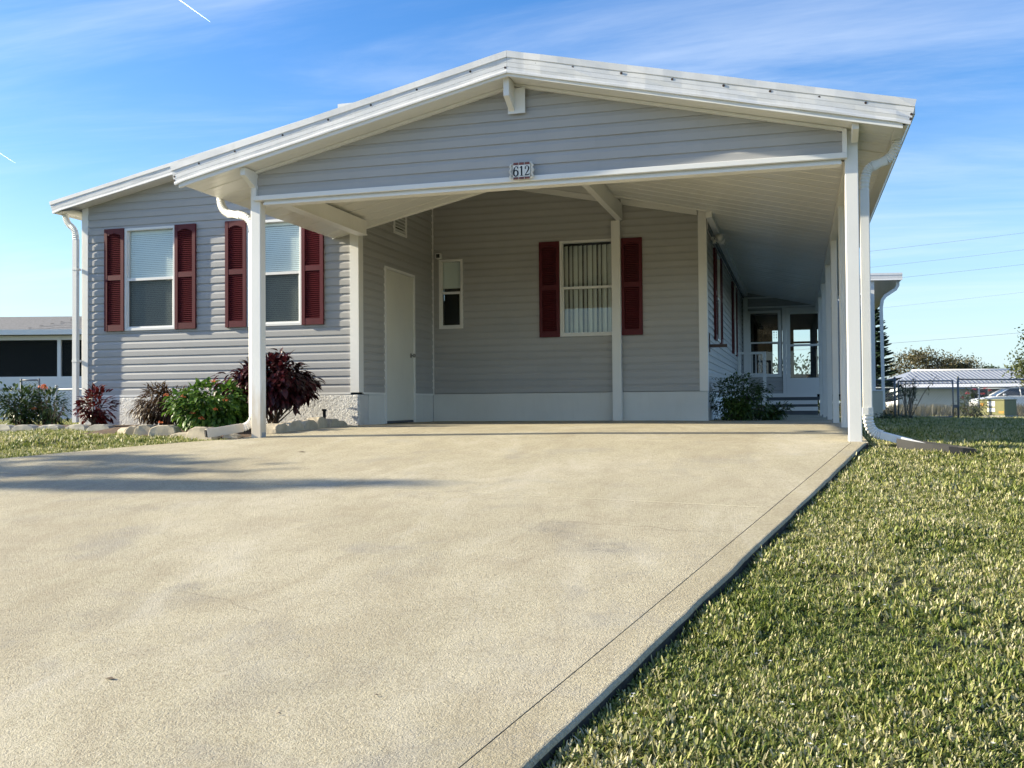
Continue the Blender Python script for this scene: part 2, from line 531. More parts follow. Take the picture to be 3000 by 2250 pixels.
c = ramp(nt, pos_noise(nt, 130, 2), [(0.40, (0.012, 0.01, 0.012)), (0.48, (0.22, 0.04, 0.03)), (0.58, (0.30, 0.10, 0.06)), (0.66, (0.05, 0.06, 0.04))])
nt.links.new(c, b.inputs['Base Color']); b.inputs['Roughness'].default_value = 0.3
M['tile_border'] = m
M['box_green'] = paint('utility_box_green', (0.20, 0.20, 0.075), 0.55, 0.12, 6)
M['box_side'] = paint('utility_box_dark', (0.20, 0.20, 0.075), 0.55, 0.12, 6)
M['orange_sticker'] = paint('orange_sticker', (0.55, 0.28, 0.04), 0.5, 0.1)
M['shingle'] = paint('grey_shingle', (0.17, 0.165, 0.16), 0.9, 0.35, 14, bmp=0.6)
M['metal_roof'] = paint('grey_metal_roof', (0.24, 0.26, 0.30), 0.4, 0.05)
M['car'] = paint('white_car_paint', (0.80, 0.80, 0.80), 0.2, 0.01, spec=0.6)
M['tyre'] = paint('tyre_rubber', (0.02, 0.02, 0.02), 0.8, 0.1)
M['carglass'] = paint('car_glass', (0.015, 0.02, 0.025), 0.05, 0.1, spec=0.8)
M['wire'] = paint('cable', (0.42, 0.43, 0.44), 0.6, 0.1)
M['contrail'] = None

# ------------------------------------------------------------------ ground profile
PY = [-6.0, 0.0, 8.55, 8.8, 9.2, 9.8, 10.6, 60.0]
PZ = [-1.10, -1.055, -0.082, -0.060, -0.040, -0.016, 0.0, 0.0]


def prof(y):
    return float(np.interp(y, PY, PZ))


def slab_z(x, y):
    return prof(y) - 0.01 * max(0.0, min(x + 2.0, 4.0))


GY = [-400, -6.0, 0.0, 8.55, 9.5, 12.0, 30.0, 100.0, 600.0]
GZ = [-1.175, -1.175, -1.125, -0.148, -0.105, -0.10, -0.20, -0.32, -0.5]


def ground_z(x, y):
    z = float(np.interp(y, GY, GZ))
    if x > 0.5: z -= 0.018 * min(x - 0.5, 6.0) + 0.025 * min(1.0, (x - 0.5) / 0.5)
    if x < -5.0: z += 0.02 * min(1.0, (-x - 5.0) / 2.0)
    return z


# ground sheet out to the horizon
def axis(vals):
    return sorted(set(round(v, 4) for v in vals))


gx = axis(list(np.arange(-16, 9, 0.5)) + [-400, -200, -100, -60, -40, -28, -20, 12, 16, 22, 32, 50, 90, 200, 400])
gy = axis(list(np.arange(-6, 13, 0.5)) + [8.55, 15, 18, 21, 25, 30, 36, 45, 60, 80, 100, 150, 250, 400, 600, -12, -30, -80, -200])
vs = [(x, y, ground_z(x, y)) for y in gy for x in gx]
nx = len(gx)
fs = [(j * nx + i, j * nx + i + 1, (j + 1) * nx + i + 1, (j + 1) * nx + i) for j in range(len(gy) - 1) for i in range(nx - 1)]
ground = tag(MB().add(vs, fs, True).build('ground', M['lawn']), kind='structure')


# concrete panels
def panel(name, poly, parent, mat, thick=0.16, gap=0.0035, bev=0.018, outer=False):
    bm = bmesh.new()
    vsx = [bm.verts.new((x, y, 0)) for x, y in poly]
    f = bm.faces.new(vsx)
    ys = [p[1] for p in poly]
    for ky in [k for k in PY if min(ys) < k < max(ys)] + [3.0, 5.0, 7.0] + ([i * .11 + .013 for i in range(80)] if outer else []):
        if not (min(ys) < ky < max(ys)): continue
        bmesh.ops.bisect_plane(bm, geom=bm.verts[:] + bm.edges[:] + bm.faces[:], plane_co=(0, ky, 0), plane_no=(0, 1, 0))
    xs = [p[0] for p in poly]
    if min(xs) < -2 < max(xs):
        bmesh.ops.bisect_plane(bm, geom=bm.verts[:] + bm.edges[:] + bm.faces[:], plane_co=(-2, 0, 0), plane_no=(1, 0, 0))
    def on_edge(v):
        t = (8.72 - v.co.y) / 9.12
        return abs(v.co.x - (0.56 - 1.96 * t)) < 0.020 and v.co.y < 8.73
    for v in bm.verts:
        if outer and on_edge(v):
            v.co.x += .007 * mnoise.noise((v.co.y * 2.1, 3.3, 0)) + .004 * mnoise.noise((v.co.y * 9, 1.3, 0))
        v.co.z = slab_z(v.co.x, v.co.y)
    ext = bmesh.ops.extrude_face_region(bm, geom=bm.faces[:])
    for v in [g for g in ext['geom'] if isinstance(g, bmesh.types.BMVert)]: v.co.z -= thick
    bmesh.ops.recalc_face_normals(bm, faces=bm.faces[:])
    bm.edges.ensure_lookup_table()
    lay = bm.edges.layers.float.new('bevel_weight_edge')

    for ed in bm.edges:
        if ed.calc_face_angle(0) < R(50): continue
        a_, b2 = ed.verts
        top = a_.co.z > slab_z(a_.co.x, a_.co.y) - .01 and b2.co.z > slab_z(b2.co.x, b2.co.y) - .01
        if not top: continue
        ed[lay] = 1.0 if (outer and on_edge(a_) and on_edge(b2)) else 0.06
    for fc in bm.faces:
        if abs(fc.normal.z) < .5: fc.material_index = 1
    me = bpy.data.meshes.new(name); bm.to_mesh(me); bm.free()
    me.materials.append(mat)
    me.materials.append(M['grime_shade'])
    o = link_mesh(name, me, parent)
    md = o.modifiers.new('bevel', 'BEVEL'); md.width = bev; md.segments = 4; md.limit_method = 'WEIGHT'; md.material = 0
    return o


def lerp2(a, b, t): return (a[0] + (b[0] - a[0]) * t, a[1] + (b[1] - a[1]) * t)


drive = tag(empty('driveway', (0, 0, 0)), kind='structure')
E0, E1 = (0.56, 8.72), (-1.40, -0.40)       # right edge of the driveway
J0, J1 = (0.44, 8.72), (-1.60, -0.40)       # tooled joint beside it
tE = (8.72 - 6.10) / 9.12; tJ = (8.72 - 6.12) / 9.12
Ee, Jj = lerp2(E0, E1, tE), lerp2(J0, J1, tJ)
Tl = (-8.1, 6.93)
g = 0.002
LEFT = [(-5.33, 8.72), (-5.75, 8.46), (-6.13, 8.20), (-6.60, 7.83), (-7.05, 7.42), (-7.6, 6.89)]
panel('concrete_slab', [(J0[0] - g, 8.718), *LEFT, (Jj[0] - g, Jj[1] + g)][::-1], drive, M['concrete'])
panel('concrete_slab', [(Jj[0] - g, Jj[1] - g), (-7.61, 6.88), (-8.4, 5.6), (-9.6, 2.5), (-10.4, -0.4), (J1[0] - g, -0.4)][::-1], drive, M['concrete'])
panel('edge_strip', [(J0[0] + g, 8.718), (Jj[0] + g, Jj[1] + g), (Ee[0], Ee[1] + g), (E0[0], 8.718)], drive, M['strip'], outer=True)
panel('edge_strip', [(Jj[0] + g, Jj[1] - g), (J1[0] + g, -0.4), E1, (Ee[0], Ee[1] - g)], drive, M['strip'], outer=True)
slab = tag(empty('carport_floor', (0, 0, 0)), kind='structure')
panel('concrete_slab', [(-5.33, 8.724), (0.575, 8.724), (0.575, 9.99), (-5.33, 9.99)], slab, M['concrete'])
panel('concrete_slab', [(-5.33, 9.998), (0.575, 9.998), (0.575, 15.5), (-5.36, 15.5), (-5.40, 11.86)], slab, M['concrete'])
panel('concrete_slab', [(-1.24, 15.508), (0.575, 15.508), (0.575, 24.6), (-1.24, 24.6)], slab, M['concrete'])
# dirt under the joints
vs = []
for y in (-0.4, 3, 6, 8.55, 8.8, 9.2, 9.8, 10.6, 24):
    xl = -5.3 if y > 8.6 else -6.0
    xr_ = (0.5 if y > 8.7 else E0[0] + (E1[0] - E0[0]) * (8.72 - y) / 9.12 - 0.05)
    vs += [(xl, y, slab_z(xl, y) - 0.02), (xr_, y, slab_z(xr_, y) - 0.02)]
MB().add(vs, [(2 * i, 2 * i + 1, 2 * i + 3, 2 * i + 2) for i in range(8)]).build('joint_bed', M['joint'], drive)

# planting beds
bed = tag(MB().build('planting_bed', M['mulch']) if False else empty('planting_bed'), kind='structure')
bd = MB()
nseg = 26
for (x0, x1, y0f, y1) in ((-12.4, -5.36, lambda x: 10.95 if x < -8.3 else (9.75 if x < -7.1 else 9.40 if x < -6.1 else 9.12), 12.3),):
    vs = []
    for i in range(nseg + 1):
        x = x0 + (x1 - x0) * i / nseg
        ya = y0f(x)
        for k in range(5):
            y = ya + (y1 - ya) * k / 4
            vs.append((x, y, ground_z(x, y) + (0.03 if k == 0 else 0.09) + 0.02 * mnoise.noise((x * 3, y * 3, 0))))
    fs = [(i * 5 + k, (i + 1) * 5 + k, (i + 1) * 5 + k + 1, i * 5 + k + 1) for i in range(nseg) for k in range(4)]
    bd.add(vs, fs, True)
bd.build('mulch_surface', M['mulch'], bed)

# ------------------------------------------------------------------ siding
EXPO = 0.108
PROFILE = [(0.002, 0.0), (0.016, 0.001), (0.0155, 0.60), (0.0065, 0.80), (0.004, 1.0)]


def wall_pt(ax, c, sgn, a, d, z):
    return (a, c + sgn * d, z) if ax == 'x' else (c + sgn * d, a, z)


def cut(lo, hi, zlo, zhi, openings):
    zm = (zlo + zhi) / 2
    iv = [(lo, hi)]
    for (a0, a1, z0, z1) in openings:
        if z0 < zm < z1:
            out = []
            for p, q in iv:
                if a1 <= p or a0 >= q: out.append((p, q)); continue
                if a0 > p: out.append((p, a0))
                if a1 < q: out.append((a1, q))
            iv = out
    return iv


def siding(wall, ax, c, sgn, amin, amax, z0, z1, openings=(), seam=3.66, mat=None, phase=0.0):
    mat = mat or M['siding']
    # sheathing: the wall's own surface
    zs = sorted(set([z0, z1] + [z for o in openings for z in o[2:] if z0 < z < z1] + list(np.arange(z0, z1, 0.3))))
    mb = MB()
    for a, b in zip(zs[:-1], zs[1:]):
        for p, q in cut(0, 1, a, b, []):
            la, lb, ha, hb = amin(a), amin(b), amax(a), amax(b)
            if ha <= la: continue
            for (p, q) in cut(min(la, lb), max(ha, hb), a, b, openings):
                P = [(max(p, la), a), (min(q, ha), a), (min(q, hb), b), (max(p, lb), b)]
                if P[0][0] >= P[1][0]: continue
                mb.add([wall_pt(ax, c, sgn, u, 0, w) for u, w in P], [(0, 1, 2, 3)])
    base = len(wall.data.vertices) if wall.data else 0
    me = mb.mesh('wall', M['wall_back'])
    wall.data = me if wall.data is None or base == 0 else wall.data
    k = 0
    z = z0
    while z < z1 - 0.02:
        e = min(EXPO, z1 - z)
        rows = [(d, z + t * EXPO) for d, t in PROFILE if t * EXPO <= e + 1e-6]
        oz = [zz for o in openings for zz in o[2:] if z + 0.002 < zz < z + e - 0.002]
        for zz in oz:
            d = float(np.interp((zz - z) / EXPO, [p[1] for p in PROFILE], [p[0] for p in PROFILE]))
            rows.append((d, zz))
        rows.sort(key=lambda r: r[1])
        lo, hi = min(amin(z), amin(z + e)), max(amax(z), amax(z + e))
        # seams: staggered lap joints
        cuts = [lo]
        s = lo + seam * (0.25 + 0.5 * ((k * 0.37 + phase) % 1.0)) if hi - lo > 2.2 else hi
        while s < hi - 0.5:
            cuts.append(s); s += seam
        cuts.append(hi)
        for ci in range(len(cuts) - 1):
            runs = []
            off = 0.0016 * (ci % 2) + random.uniform(0, 0.0006)
            for (d0, za), (d1, zb) in zip(rows[:-1], rows[1:]):
                la, ha, lb, hb = amin(za), amax(za), amin(zb), amax(zb)
                for p, q in cut(max(lo, cuts[ci]), cuts[ci + 1], za, max(zb, za + 1e-4), openings):
                    P = [(max(p, la), d0, za), (min(q, ha), d0, za), (min(q, hb), d1, zb), (max(p, lb), d1, zb)]
                    if P[0][0] >= P[1][0] - 1e-4: continue
                    if P[3][0] > P[2][0]: P[3] = (P[2][0], d1, zb)
                    run = next((r for r in runs if r[1] > P[0][0] + .001 and r[0] < P[1][0] - .001), None)
                    if run is None:
                        run = [P[0][0], P[1][0], MB()]; runs.append(run)
                    run[0] = min(run[0], P[0][0]); run[1] = max(run[1], P[1][0])
                    run[2].add([wall_pt(ax, c, sgn, u, d + off, w) for u, d, w in P], [(0, 1, 2, 3)])
            for run in runs: run[2].build('siding_plank', mat, wall)
        z += EXPO; k += 1
    return wall


def wall_obj(name, parent):
    me = bpy.data.meshes.new(name)
    return link_mesh(name, me, parent)


# ------------------------------------------------------------------ window / shutter builders (local frame: a along wall, d outward, z up)
def lbox(mb, ax, c, sgn, a0, a1, d0, d1, z0, z1):
    P = wall_pt(ax, c, sgn, a0, d0, z0); Q = wall_pt(ax, c, sgn, a1, d1, z1)
    mb.box(min(P[0], Q[0]), max(P[0], Q[0]), min(P[1], Q[1]), max(P[1], Q[1]), z0, z1)


def window(parent, ax, c, sgn, a0, a1, z0, z1, rail, blind='h', fw=0.035, screen=True, shade=None):
    L = lambda mb, *a: lbox(mb, ax, c, sgn, *a)
    fr = MB()
    d0, d1 = -0.06, 0.034
    L(fr, a0, a0 + fw, d0, d1, z0, z1); L(fr, a1 - fw, a1, d0, d1, z0, z1)
    L(fr, a0 + fw, a1 - fw, d0, d1, z0, z0 + fw); L(fr, a0 + fw, a1 - fw, d0, d1, z1 - fw, z1)
    w = fr.build('window', M['trim'], parent, bevel=0.003)
    s = MB()
    b = 0.022
    i0, i1 = a0 + fw + .001, a1 - fw - .001
    L(s, i0, i1, -0.03, 0.024, rail - 0.018, rail + 0.018)
    L(s, i0, i0 + b, -0.03, 0.014, z0 + fw + .001, rail - 0.019); L(s, i1 - b, i1, -0.03, 0.014, z0 + fw + .001, rail - 0.019)
    L(s, i0 + b, i1 - b, -0.03, 0.014, z0 + fw + .001, z0 + fw + b)
    L(s, i0, i0 + b * .6, -0.045, 0.004, rail + .019, z1 - fw - .001); L(s, i1 - b * .6, i1, -0.045, 0.004, rail + .019, z1 - fw - .001)
    s.build('sash', M['trim'], w)
    g1 = MB()
    P = [wall_pt(ax, c, sgn, a, -0.02, z) for a, z in ((i0, rail), (i1, rail), (i1, z1 - fw), (i0, z1 - fw))]
    g1.add(P, [(0, 1, 2, 3)]); g1.build('pane', M['glass'], w)
    g2 = MB()
    P = [wall_pt(ax, c, sgn, a, -0.012, z) for a, z in ((i0, z0 + fw), (i1, z0 + fw), (i1, rail), (i0, rail))]
    g2.add(P, [(0, 1, 2, 3)]); g2.build('pane', M['glass'], w)
    if screen:
        g3 = MB()
        P = [wall_pt(ax, c, sgn, a, 0.002, z) for a, z in ((i0 + b, z0 + fw), (i1 - b, z0 + fw), (i1 - b, rail - .02), (i0 + b, rail - .02))]
        g3.add(P, [(0, 1, 2, 3)]); g3.build('insect_screen', M['screen'], w)
    if blind == 'h':
        bl = MB()
        z = z0 + fw + 0.01
        while z < z1 - fw - 0.04:
            tw = 0.5 + random.uniform(-0.06, 0.06)
            dz = 0.0132 * math.sin(1.2); dd = 0.0132 * math.cos(1.2)
            P = [wall_pt(ax, c, sgn, a, -0.048 + q, zz) for a, q, zz in ((i0 + .012, dd, z - dz), (i1 - .012, dd, z - dz), (i1 - .012, -dd, z + dz), (i0 + .012, -dd, z + dz))]
            bl.add(P, [(0, 1, 2, 3)])
            z += 0.0262
        lbox(bl, ax, c, sgn, i0 + .008, i1 - .008, -0.095, -0.06, z1 - fw - 0.035, z1 - fw - .002)
        bl.build('blind', M['blind'], w)
    elif blind == 'v':
        n = 11
        for i in range(n):
            t = (i + 0.5) / n
            a = i0 + (i1 - i0) * t
            an = 0.62 + 0.22 * math.sin(i * 2.1)
            wd = 0.040
            da, dd = wd * math.cos(an), wd * math.sin(an)
            sl = MB()
            pts = []
            for zz in (z0 + fw + 0.01, z1 - fw - 0.03):
                for q in (-1, 0, 1):
                    pts.append(wall_pt(ax, c, sgn, a + q * da, -0.10 + q * dd + (0.006 if q == 0 else 0), zz))
            sl.add(pts, [(0, 1, 4, 3), (1, 2, 5, 4)])
            sl.build('blind_slat', M['vblind'], w)
    elif blind == 'shade':
        lb = MB()
        lbox(lb, ax, c, sgn, i0 + .004, i1 - .004, -0.075, -0.07, shade, z1 - fw)
        lbox(lb, ax, c, sgn, i0 + .004, i1 - .004, -0.080, -0.065, shade - .02, shade)
        lb.build('roller_shade', M['blind'], w)
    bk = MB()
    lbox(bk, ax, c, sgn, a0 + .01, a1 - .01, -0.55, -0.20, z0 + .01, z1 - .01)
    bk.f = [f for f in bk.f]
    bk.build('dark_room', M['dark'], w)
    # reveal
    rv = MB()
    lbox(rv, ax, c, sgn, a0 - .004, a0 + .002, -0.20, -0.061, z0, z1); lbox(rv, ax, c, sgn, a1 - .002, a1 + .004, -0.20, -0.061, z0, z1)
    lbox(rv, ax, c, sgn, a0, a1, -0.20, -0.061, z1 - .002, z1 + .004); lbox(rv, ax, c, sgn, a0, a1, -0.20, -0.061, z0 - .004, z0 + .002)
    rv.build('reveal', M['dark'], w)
    return w


def shutter(parent, ax, c, sgn, a0, a1, z0, z1, arch=True):
    mb = MB()
    L = lambda *a: lbox(mb, ax, c, sgn, *a)
    st = 0.048
    zm = z0 + (z1 - z0) * 0.52
    L(a0, a0 + st, 0.017, 0.052, z0, z1); L(a1 - st, a1, 0.017, 0.052, z0, z1)
    L(a0 + st, a1 - st, 0.018, 0.050, z0, z0 + 0.085); L(a0 + st, a1 - st, 0.018, 0.050, zm - 0.035, zm + 0.035)
    # arched head rail
    n = 8
    top = z1
    prevp = None
    for i in range(n):
        t0, t1 = i / n, (i + 1) / n
        zz = z1 - 0.10 + 0.035 * math.sin(math.pi * (t0 + t1) / 2) if arch else z1 - 0.08
        L(a0 + st + (a1 - a0 - 2 * st) * t0, a0 + st + (a1 - a0 - 2 * st) * t1, 0.018, 0.050, zz, top)
    s = mb.build('shutter', M['shutter'], parent)
    lv = MB()
    for (p, q) in ((z0 + 0.09, zm - 0.036), (zm + 0.036, z1 - 0.07)):
        z = p
        while z < q - 0.005:
            P = [wall_pt(ax, c, sgn, a, d, zz) for d, zz in ((0.042, z), (0.044, z + 0.006), (0.022, z + 0.024), (0.020, z + 0.018)) for a in (a0 + st - .003, a1 - st + .003)]
            lv.add(P, [(0, 1, 3, 2), (2, 3, 5, 4), (4, 5, 7, 6), (6, 7, 1, 0)])
            z += 0.027
    lbox(lv, ax, c, sgn, a0 + st - .003, a1 - st + .003, 0.016, 0.0195, z0 + .03, z1 - .06)
    lv.build('louvers', M['shutter'], s)
    return s


# ------------------------------------------------------------------ HOUSE
YW, YA, YB = 11.836, 14.584, 24.6
XL, XI, XE = -9.73, -5.47, -1.236
ZS = 0.43
RIDGE_X, MP = -5.5, 0.206
house = tag(empty('house', (-5.5, YW, 0)), 'grey sided single storey house with white trim and burgundy shutters', 'house')
house.location = (0, 0, 0)


def wing_top(x): return 3.105 + MP * (x + 9.73)


w1 = wall_obj('wall', house)
WIN1 = (-9.015, -8.195, 1.325, 2.760)
WIN2 = (-7.085, -6.262, 1.325, 2.750)
siding(w1, 'x', YW, -1, lambda z: max(XL + 0.10, -9.73 + (z - 3.105) / MP), lambda z: XI - 0.10, ZS, 3.98, [WIN1, WIN2], phase=0.1)
window(house, 'x', YW, -1, *WIN1, 2.04)
window(house, 'x', YW, -1, *WIN2, 2.03)
for a0, a1 in ((-9.335, -9.017), (-8.193, -7.868), (-7.405, -7.087), (-6.260, -5.945)):
    shutter(house, 'x', YW, -1, a0, a1, 1.325, 2.765)
bx('corner_board', M['trim'], house, XL, XL + 0.102, YW - 0.026, YW + 0.10, ZS - 0.005, 3.10)
bx('corner_board', M['trim'], house, XI - 0.102, XI + 0.020, YW - 0.026, YW + 0.12, ZS - 0.005, 2.62)
bx('starter_trim', M['trim'], house, XL + .102, XI - .102, YW - 0.02, YW, ZS - 0.03, ZS - .001)
# stucco foundation of the wing
f = MB(); f.box(XL - 0.06, XI + 0.015, YW - 0.020, YW + 0.3, -0.35, ZS - 0.031); f.build('foundation', M['stucco'], house, bevel=0.02)
# left side wall (away from view) and back walls
for nm, a in (('side_wall', (XL, XL + 0.05, YW + 0.11, YB, -0.3, 3.08)), ('back_wall', (XL, XE, YB - 0.05, YB, -0.3, 3.0))):
    bx(nm, M['siding'], house, *a)

# east side of the wing (x = XI), with the storage door
w2 = wall_obj('wall', house)
DOOR = (12.67, 13.785, -0.1, 2.19)
siding(w2, 'y', XI, 1, lambda z: YW + 0.12, lambda z: YA - 0.03, ZS, 3.95, [DOOR], phase=0.5)
bx('foundation', M['smooth_stucco'], house, XI - 0.1, XI + 0.012, YW + 0.301, 12.668, -0.2, ZS - 0.03)
bx('foundation', M['smooth_stucco'], house, XI - 0.1, XI + 0.012, 13.787, YA - 0.02, -0.2, ZS - 0.03)
bx('starter_trim', M['trim'], house, XI, XI + 0.02, YW + .121, 12.668, ZS - 0.029, ZS - .001)
bx('starter_trim', M['trim'], house, XI, XI + 0.02, 13.787, YA - .03, ZS - 0.029, ZS - .001)
bx('corner_board', M['trim'], house, XI + 0.001, XI + 0.030, YA - 0.030, YA - 0.003, ZS - .02, 3.95)
dr = MB()
dr.box(XI - 0.03, XI + 0.030, 12.67, 12.705, 0.0, 2.19); dr.box(XI - 0.03, XI + 0.030, 13.75, 13.785, 0.0, 2.19); dr.box(XI - 0.03, XI + 0.030, 12.705, 13.75, 2.155, 2.19)
fr = dr.build('door_frame', M['trim'], house)
d = bx('door', M['door'], house, XI - 0.035, XI + 0.012, 12.709, 13.746, 0.035, 2.151, bevel=0.003)
bx('door_sweep', M['tread'], d, XI - 0.03, XI + 0.006, 12.709, 13.746, 0.005, 0.034)
kn = MB()
kn.tube([(XI + .010, 13.64, .985), (XI + .018, 13.64, .985)], 0.034, 14)
kn.tube([(XI + .018, 13.64, .985), (XI + .05, 13.64, .985)], 0.012, 10)
kn.tube([(XI + .045, 13.64, .985), (XI + .055, 13.64, .985), (XI + .075, 13.64, .985), (XI + .085, 13.64, .985)], [0.018, 0.028, 0.028, 0.016], 14)
kn.build('handle', M['knob'], d)
# gable vent high in the wall
v = MB()
v.box(XI + .004, XI + .030, 13.00, 13.04, 2.70, 3.12); v.box(XI + .004, XI + .030, 13.44, 13.48, 2.70, 3.12)
v.box(XI + .004, XI + .030, 13.04, 13.44, 2.70, 2.74); v.box(XI + .004, XI + .030, 13.04, 13.44, 3.08, 3.12)
vv = v.build('vent', M['trim'], house)
sl = MB()
for i in range(7):
    z = 2.75 + i * 0.047
    sl.add([(XI + .026, 13.04, z), (XI + .026, 13.44, z), (XI + .010, 13.44, z + .035), (XI + .010, 13.04, z + .035)], [(0, 1, 2, 3)])
sl.build('vent_louvers', M['trim'], vv)
bx('vent_back', M['dark'], vv, XI + .001, XI + .006, 13.04, 13.44, 2.74, 3.08)


# alcove back wall
def main_soffit(x): return 3.066 - 0.2026 * (x + 1.317)


w3 = wall_obj('wall', house)
WS = (-5.347, -4.952, 1.44, 2.525)
WB = (-3.405, -2.525, 1.268, 2.715)
siding(w3, 'x', YA, -1, lambda z: XI + 0.032, lambda z: min(XE - 0.10, -1.317 - (z - 3.066) / 0.2026), ZS, 3.80, [WS, WB], phase=0.3)
window(house, 'x', YA, -1, *WS, 2.0, blind='shade', shade=2.10)
window(house, 'x', YA, -1, *WB, 2.0, blind='v', screen=False)
shutter(house, 'x', YA, -1, -3.722, -3.407, 1.265, 2.712)
shutter(house, 'x', YA, -1, -2.468, -2.152, 1.265, 2.705)
bx('corner_board', M['trim'], house, XE - 0.10, XE + 0.022, YA - 0.026, YA + 0.10, ZS - 0.005, 3.06)
bx('foundation', M['smooth_stucco'], house, XI + 0.014, -2.532, YA - 0.010, YA + 0.2, -0.2, ZS - 0.008)
bx('foundation', M['smooth_stucco'], house, -2.528, XE + 0.012, YA - 0.010, YA + 0.2, -0.2, ZS - 0.008)
# sloping trim under the roof over the alcove
for (x0, x1) in ((-5.0, -2.60), (-2.46, -1.345)):
    t = MB()
    for (d0, d1, h0, h1) in ((-0.045, -0.018, -0.085, 0.0), (-0.060, -0.046, -0.030, -0.004)):
        t.add([(x0, YA + d0, main_soffit(x0) + h0), (x1, YA + d0, main_soffit(x1) + h0), (x1, YA + d1, main_soffit(x1) + h0), (x0, YA + d1, main_soffit(x0) + h0),
               (x0, YA + d0, main_soffit(x0) + h1), (x1, YA + d0, main_soffit(x1) + h1), (x1, YA + d1, main_soffit(x1) + h1), (x0, YA + d1, main_soffit(x0) + h1)],
              [(0, 3, 2, 1), (4, 5, 6, 7), (0, 1, 5, 4), (1, 2, 6, 5), (2, 3, 7, 6), (3, 0, 4, 7)])
    t.build('soffit_trim', M['trim'], house)

# east side wall of the main house
w4 = wall_obj('wall', house)
WE1, WE2 = (16.20, 17.05, 1.265, 2.70), (20.76, 21.60, 1.265, 2.70)
siding(w4, 'y', XE, 1, lambda z: YA + 0.10, lambda z: YB, ZS, 2.96, [WE1, WE2], phase=0.7)
for we in (WE1, WE2):
    window(house, 'y', XE, 1, *we, 1.98)
    shutter(house, 'y', XE, 1, we[0] - 0.35, we[0] - 0.003, 1.25, 2.70)
    shutter(house, 'y', XE, 1, we[1] + 0.003, we[1] + 0.35, 1.25, 2.70)
bx('foundation', M['smooth_stucco'], house, XE - 0.1, XE + 0.010, YA + 0.201, YB, -0.3, ZS - 0.008)
bx('frieze_board', M['trim'], house, XE, XE + 0.035, YA + 0.101, YB, 2.80, 2.92)
bx('wall_channel', M['trim'], house, XE + 0.07, XE + 0.15, 13.95, YB, 2.83, 2.915)
bx('wall_channel', M['steel_dark'], house, XE + 0.036, XE + 0.068, 14.7, YB, 2.78, 2.90)

# main roof: two slopes, thin slabs
EZL = 3.163


def roof_slab(name, x0, z0, x1, z1, y0, y1, th, mat, parent):
    m = MB()
    m.add([(x0, y0, z0), (x1, y0, z1), (x1, y1, z1), (x0, y1, z0), (x0, y0, z0 - th), (x1, y0, z1 - th), (x1, y1, z1 - th), (x0, y1, z0 - th)],
          [(0, 1, 2, 3), (7, 6, 5, 4), (0, 4, 5, 1), (1, 5, 6, 2), (2, 6, 7, 3), (3, 7, 4, 0)])
    return m.build(name, mat, parent)


zr = EZL + MP * (RIDGE_X + 10.088)
rf = roof_slab('roof', -10.06, EZL - 0.012, RIDGE_X, zr - 0.012, YW - 0.22, 25.0, 0.06, M['roof_white'], house)
roof_slab('roof', RIDGE_X, zr - 0.012, -1.0, zr - 0.012 - MP * 4.5, YW + 0.0, 25.0, 0.06, M['roof_white'], house)
bx('ridge_cap', M['fascia'], rf, RIDGE_X - 0.12, RIDGE_X + 0.12, YW - 0.26, 25.0, zr - 0.02, zr + 0.03)
# soffit under the front rake of the wing
s = MB()
s.add([(-10.05, YW - 0.235, 3.01), (XI, YW - 0.235, 3.01 + MP * 4.58), (XI, YW - 0.01, 3.01 + MP * 4.58), (-10.05, YW - 0.01, 3.01)], [(0, 1, 2, 3)])
s.build('soffit', M['trim'], house)
# soffit under the left eave
s = MB(); s.add([(-10.05, YW - 0.23, 3.012), (-9.70, YW - 0.23, 3.03), (-9.70, YB, 3.03), (-10.05, YB, 3.012)], [(0, 1, 2, 3)]); s.build('soffit', M['trim'], house)
# gable end closing the space over the carport roof
g_ = MB(); g_.add([(XI, YW + .03, 2.6), (-2.2, YW + .03, 3.45), (-2.2, YW + .03, 3.42), (RIDGE_X, YW + .03, zr - .08)], [(0, 1, 2, 3)]); g_.build('upper_gable', M['siding'], house)

FPROF = [(0.0, 0.0), (-0.020, 0.0), (-0.022, -0.058), (-0.014, -0.062), (-0.014, -0.100), (-0.0105, -0.1025), (-0.014, -0.105), (-0.014, -0.143), (-0.0105, -0.1455), (-0.014, -0.148), (-0.015, -0.172), (-0.020, -0.184), (-0.020, -0.200), (0.004, -0.200)]


def rake(name, x0, z0, x1, z1, y, mat, parent, scale=1.0, n=1, wob=0.0, endcut=(0, 0)):
    rings = []
    for i in range(n + 1):
        t = i / n
        x = x0 + (x1 - x0) * t; z = z0 + (z1 - z0) * t
        ring = []
        ec = endcut[0] * (1 - t) if i == 0 else (endcut[1] if i == n else 0)
        for (dy_, dz_) in FPROF:
            w = wob * mnoise.noise((x * 3.1, dz_ * 20, 5.3)) if 0 < i < n else 0
            ring.append((x + ec * (-dz_) / 0.2, y + dy_ + w, z + dz_ * scale))
        rings.append(ring)
    return MB().loft(rings, True, True).build(name, mat, parent)


rake('fascia', -10.088, EZL, RIDGE_X, zr, YW - 0.24, M['fascia'], house, 0.86, 24, 0.003, (0.06, 0))
# eave gutter + downspout at the left corner
GP = [(-0.075, 0.0), (0.075, 0.0), (0.075, 0.012), (0.062, 0.012), (0.055, -0.10), (-0.05, -0.115), (-0.075, -0.06)]
gt = MB(); gt.loft([[(-10.01 - a, y, 3.135 + b) for a, b in [(-0.07, 0), (0.07, 0), (0.07, -.05), (0.045, -.13), (-0.07, -.13)]] for y in (YW - 0.21, YB)])
gt.build('gutter', M['white'], house)


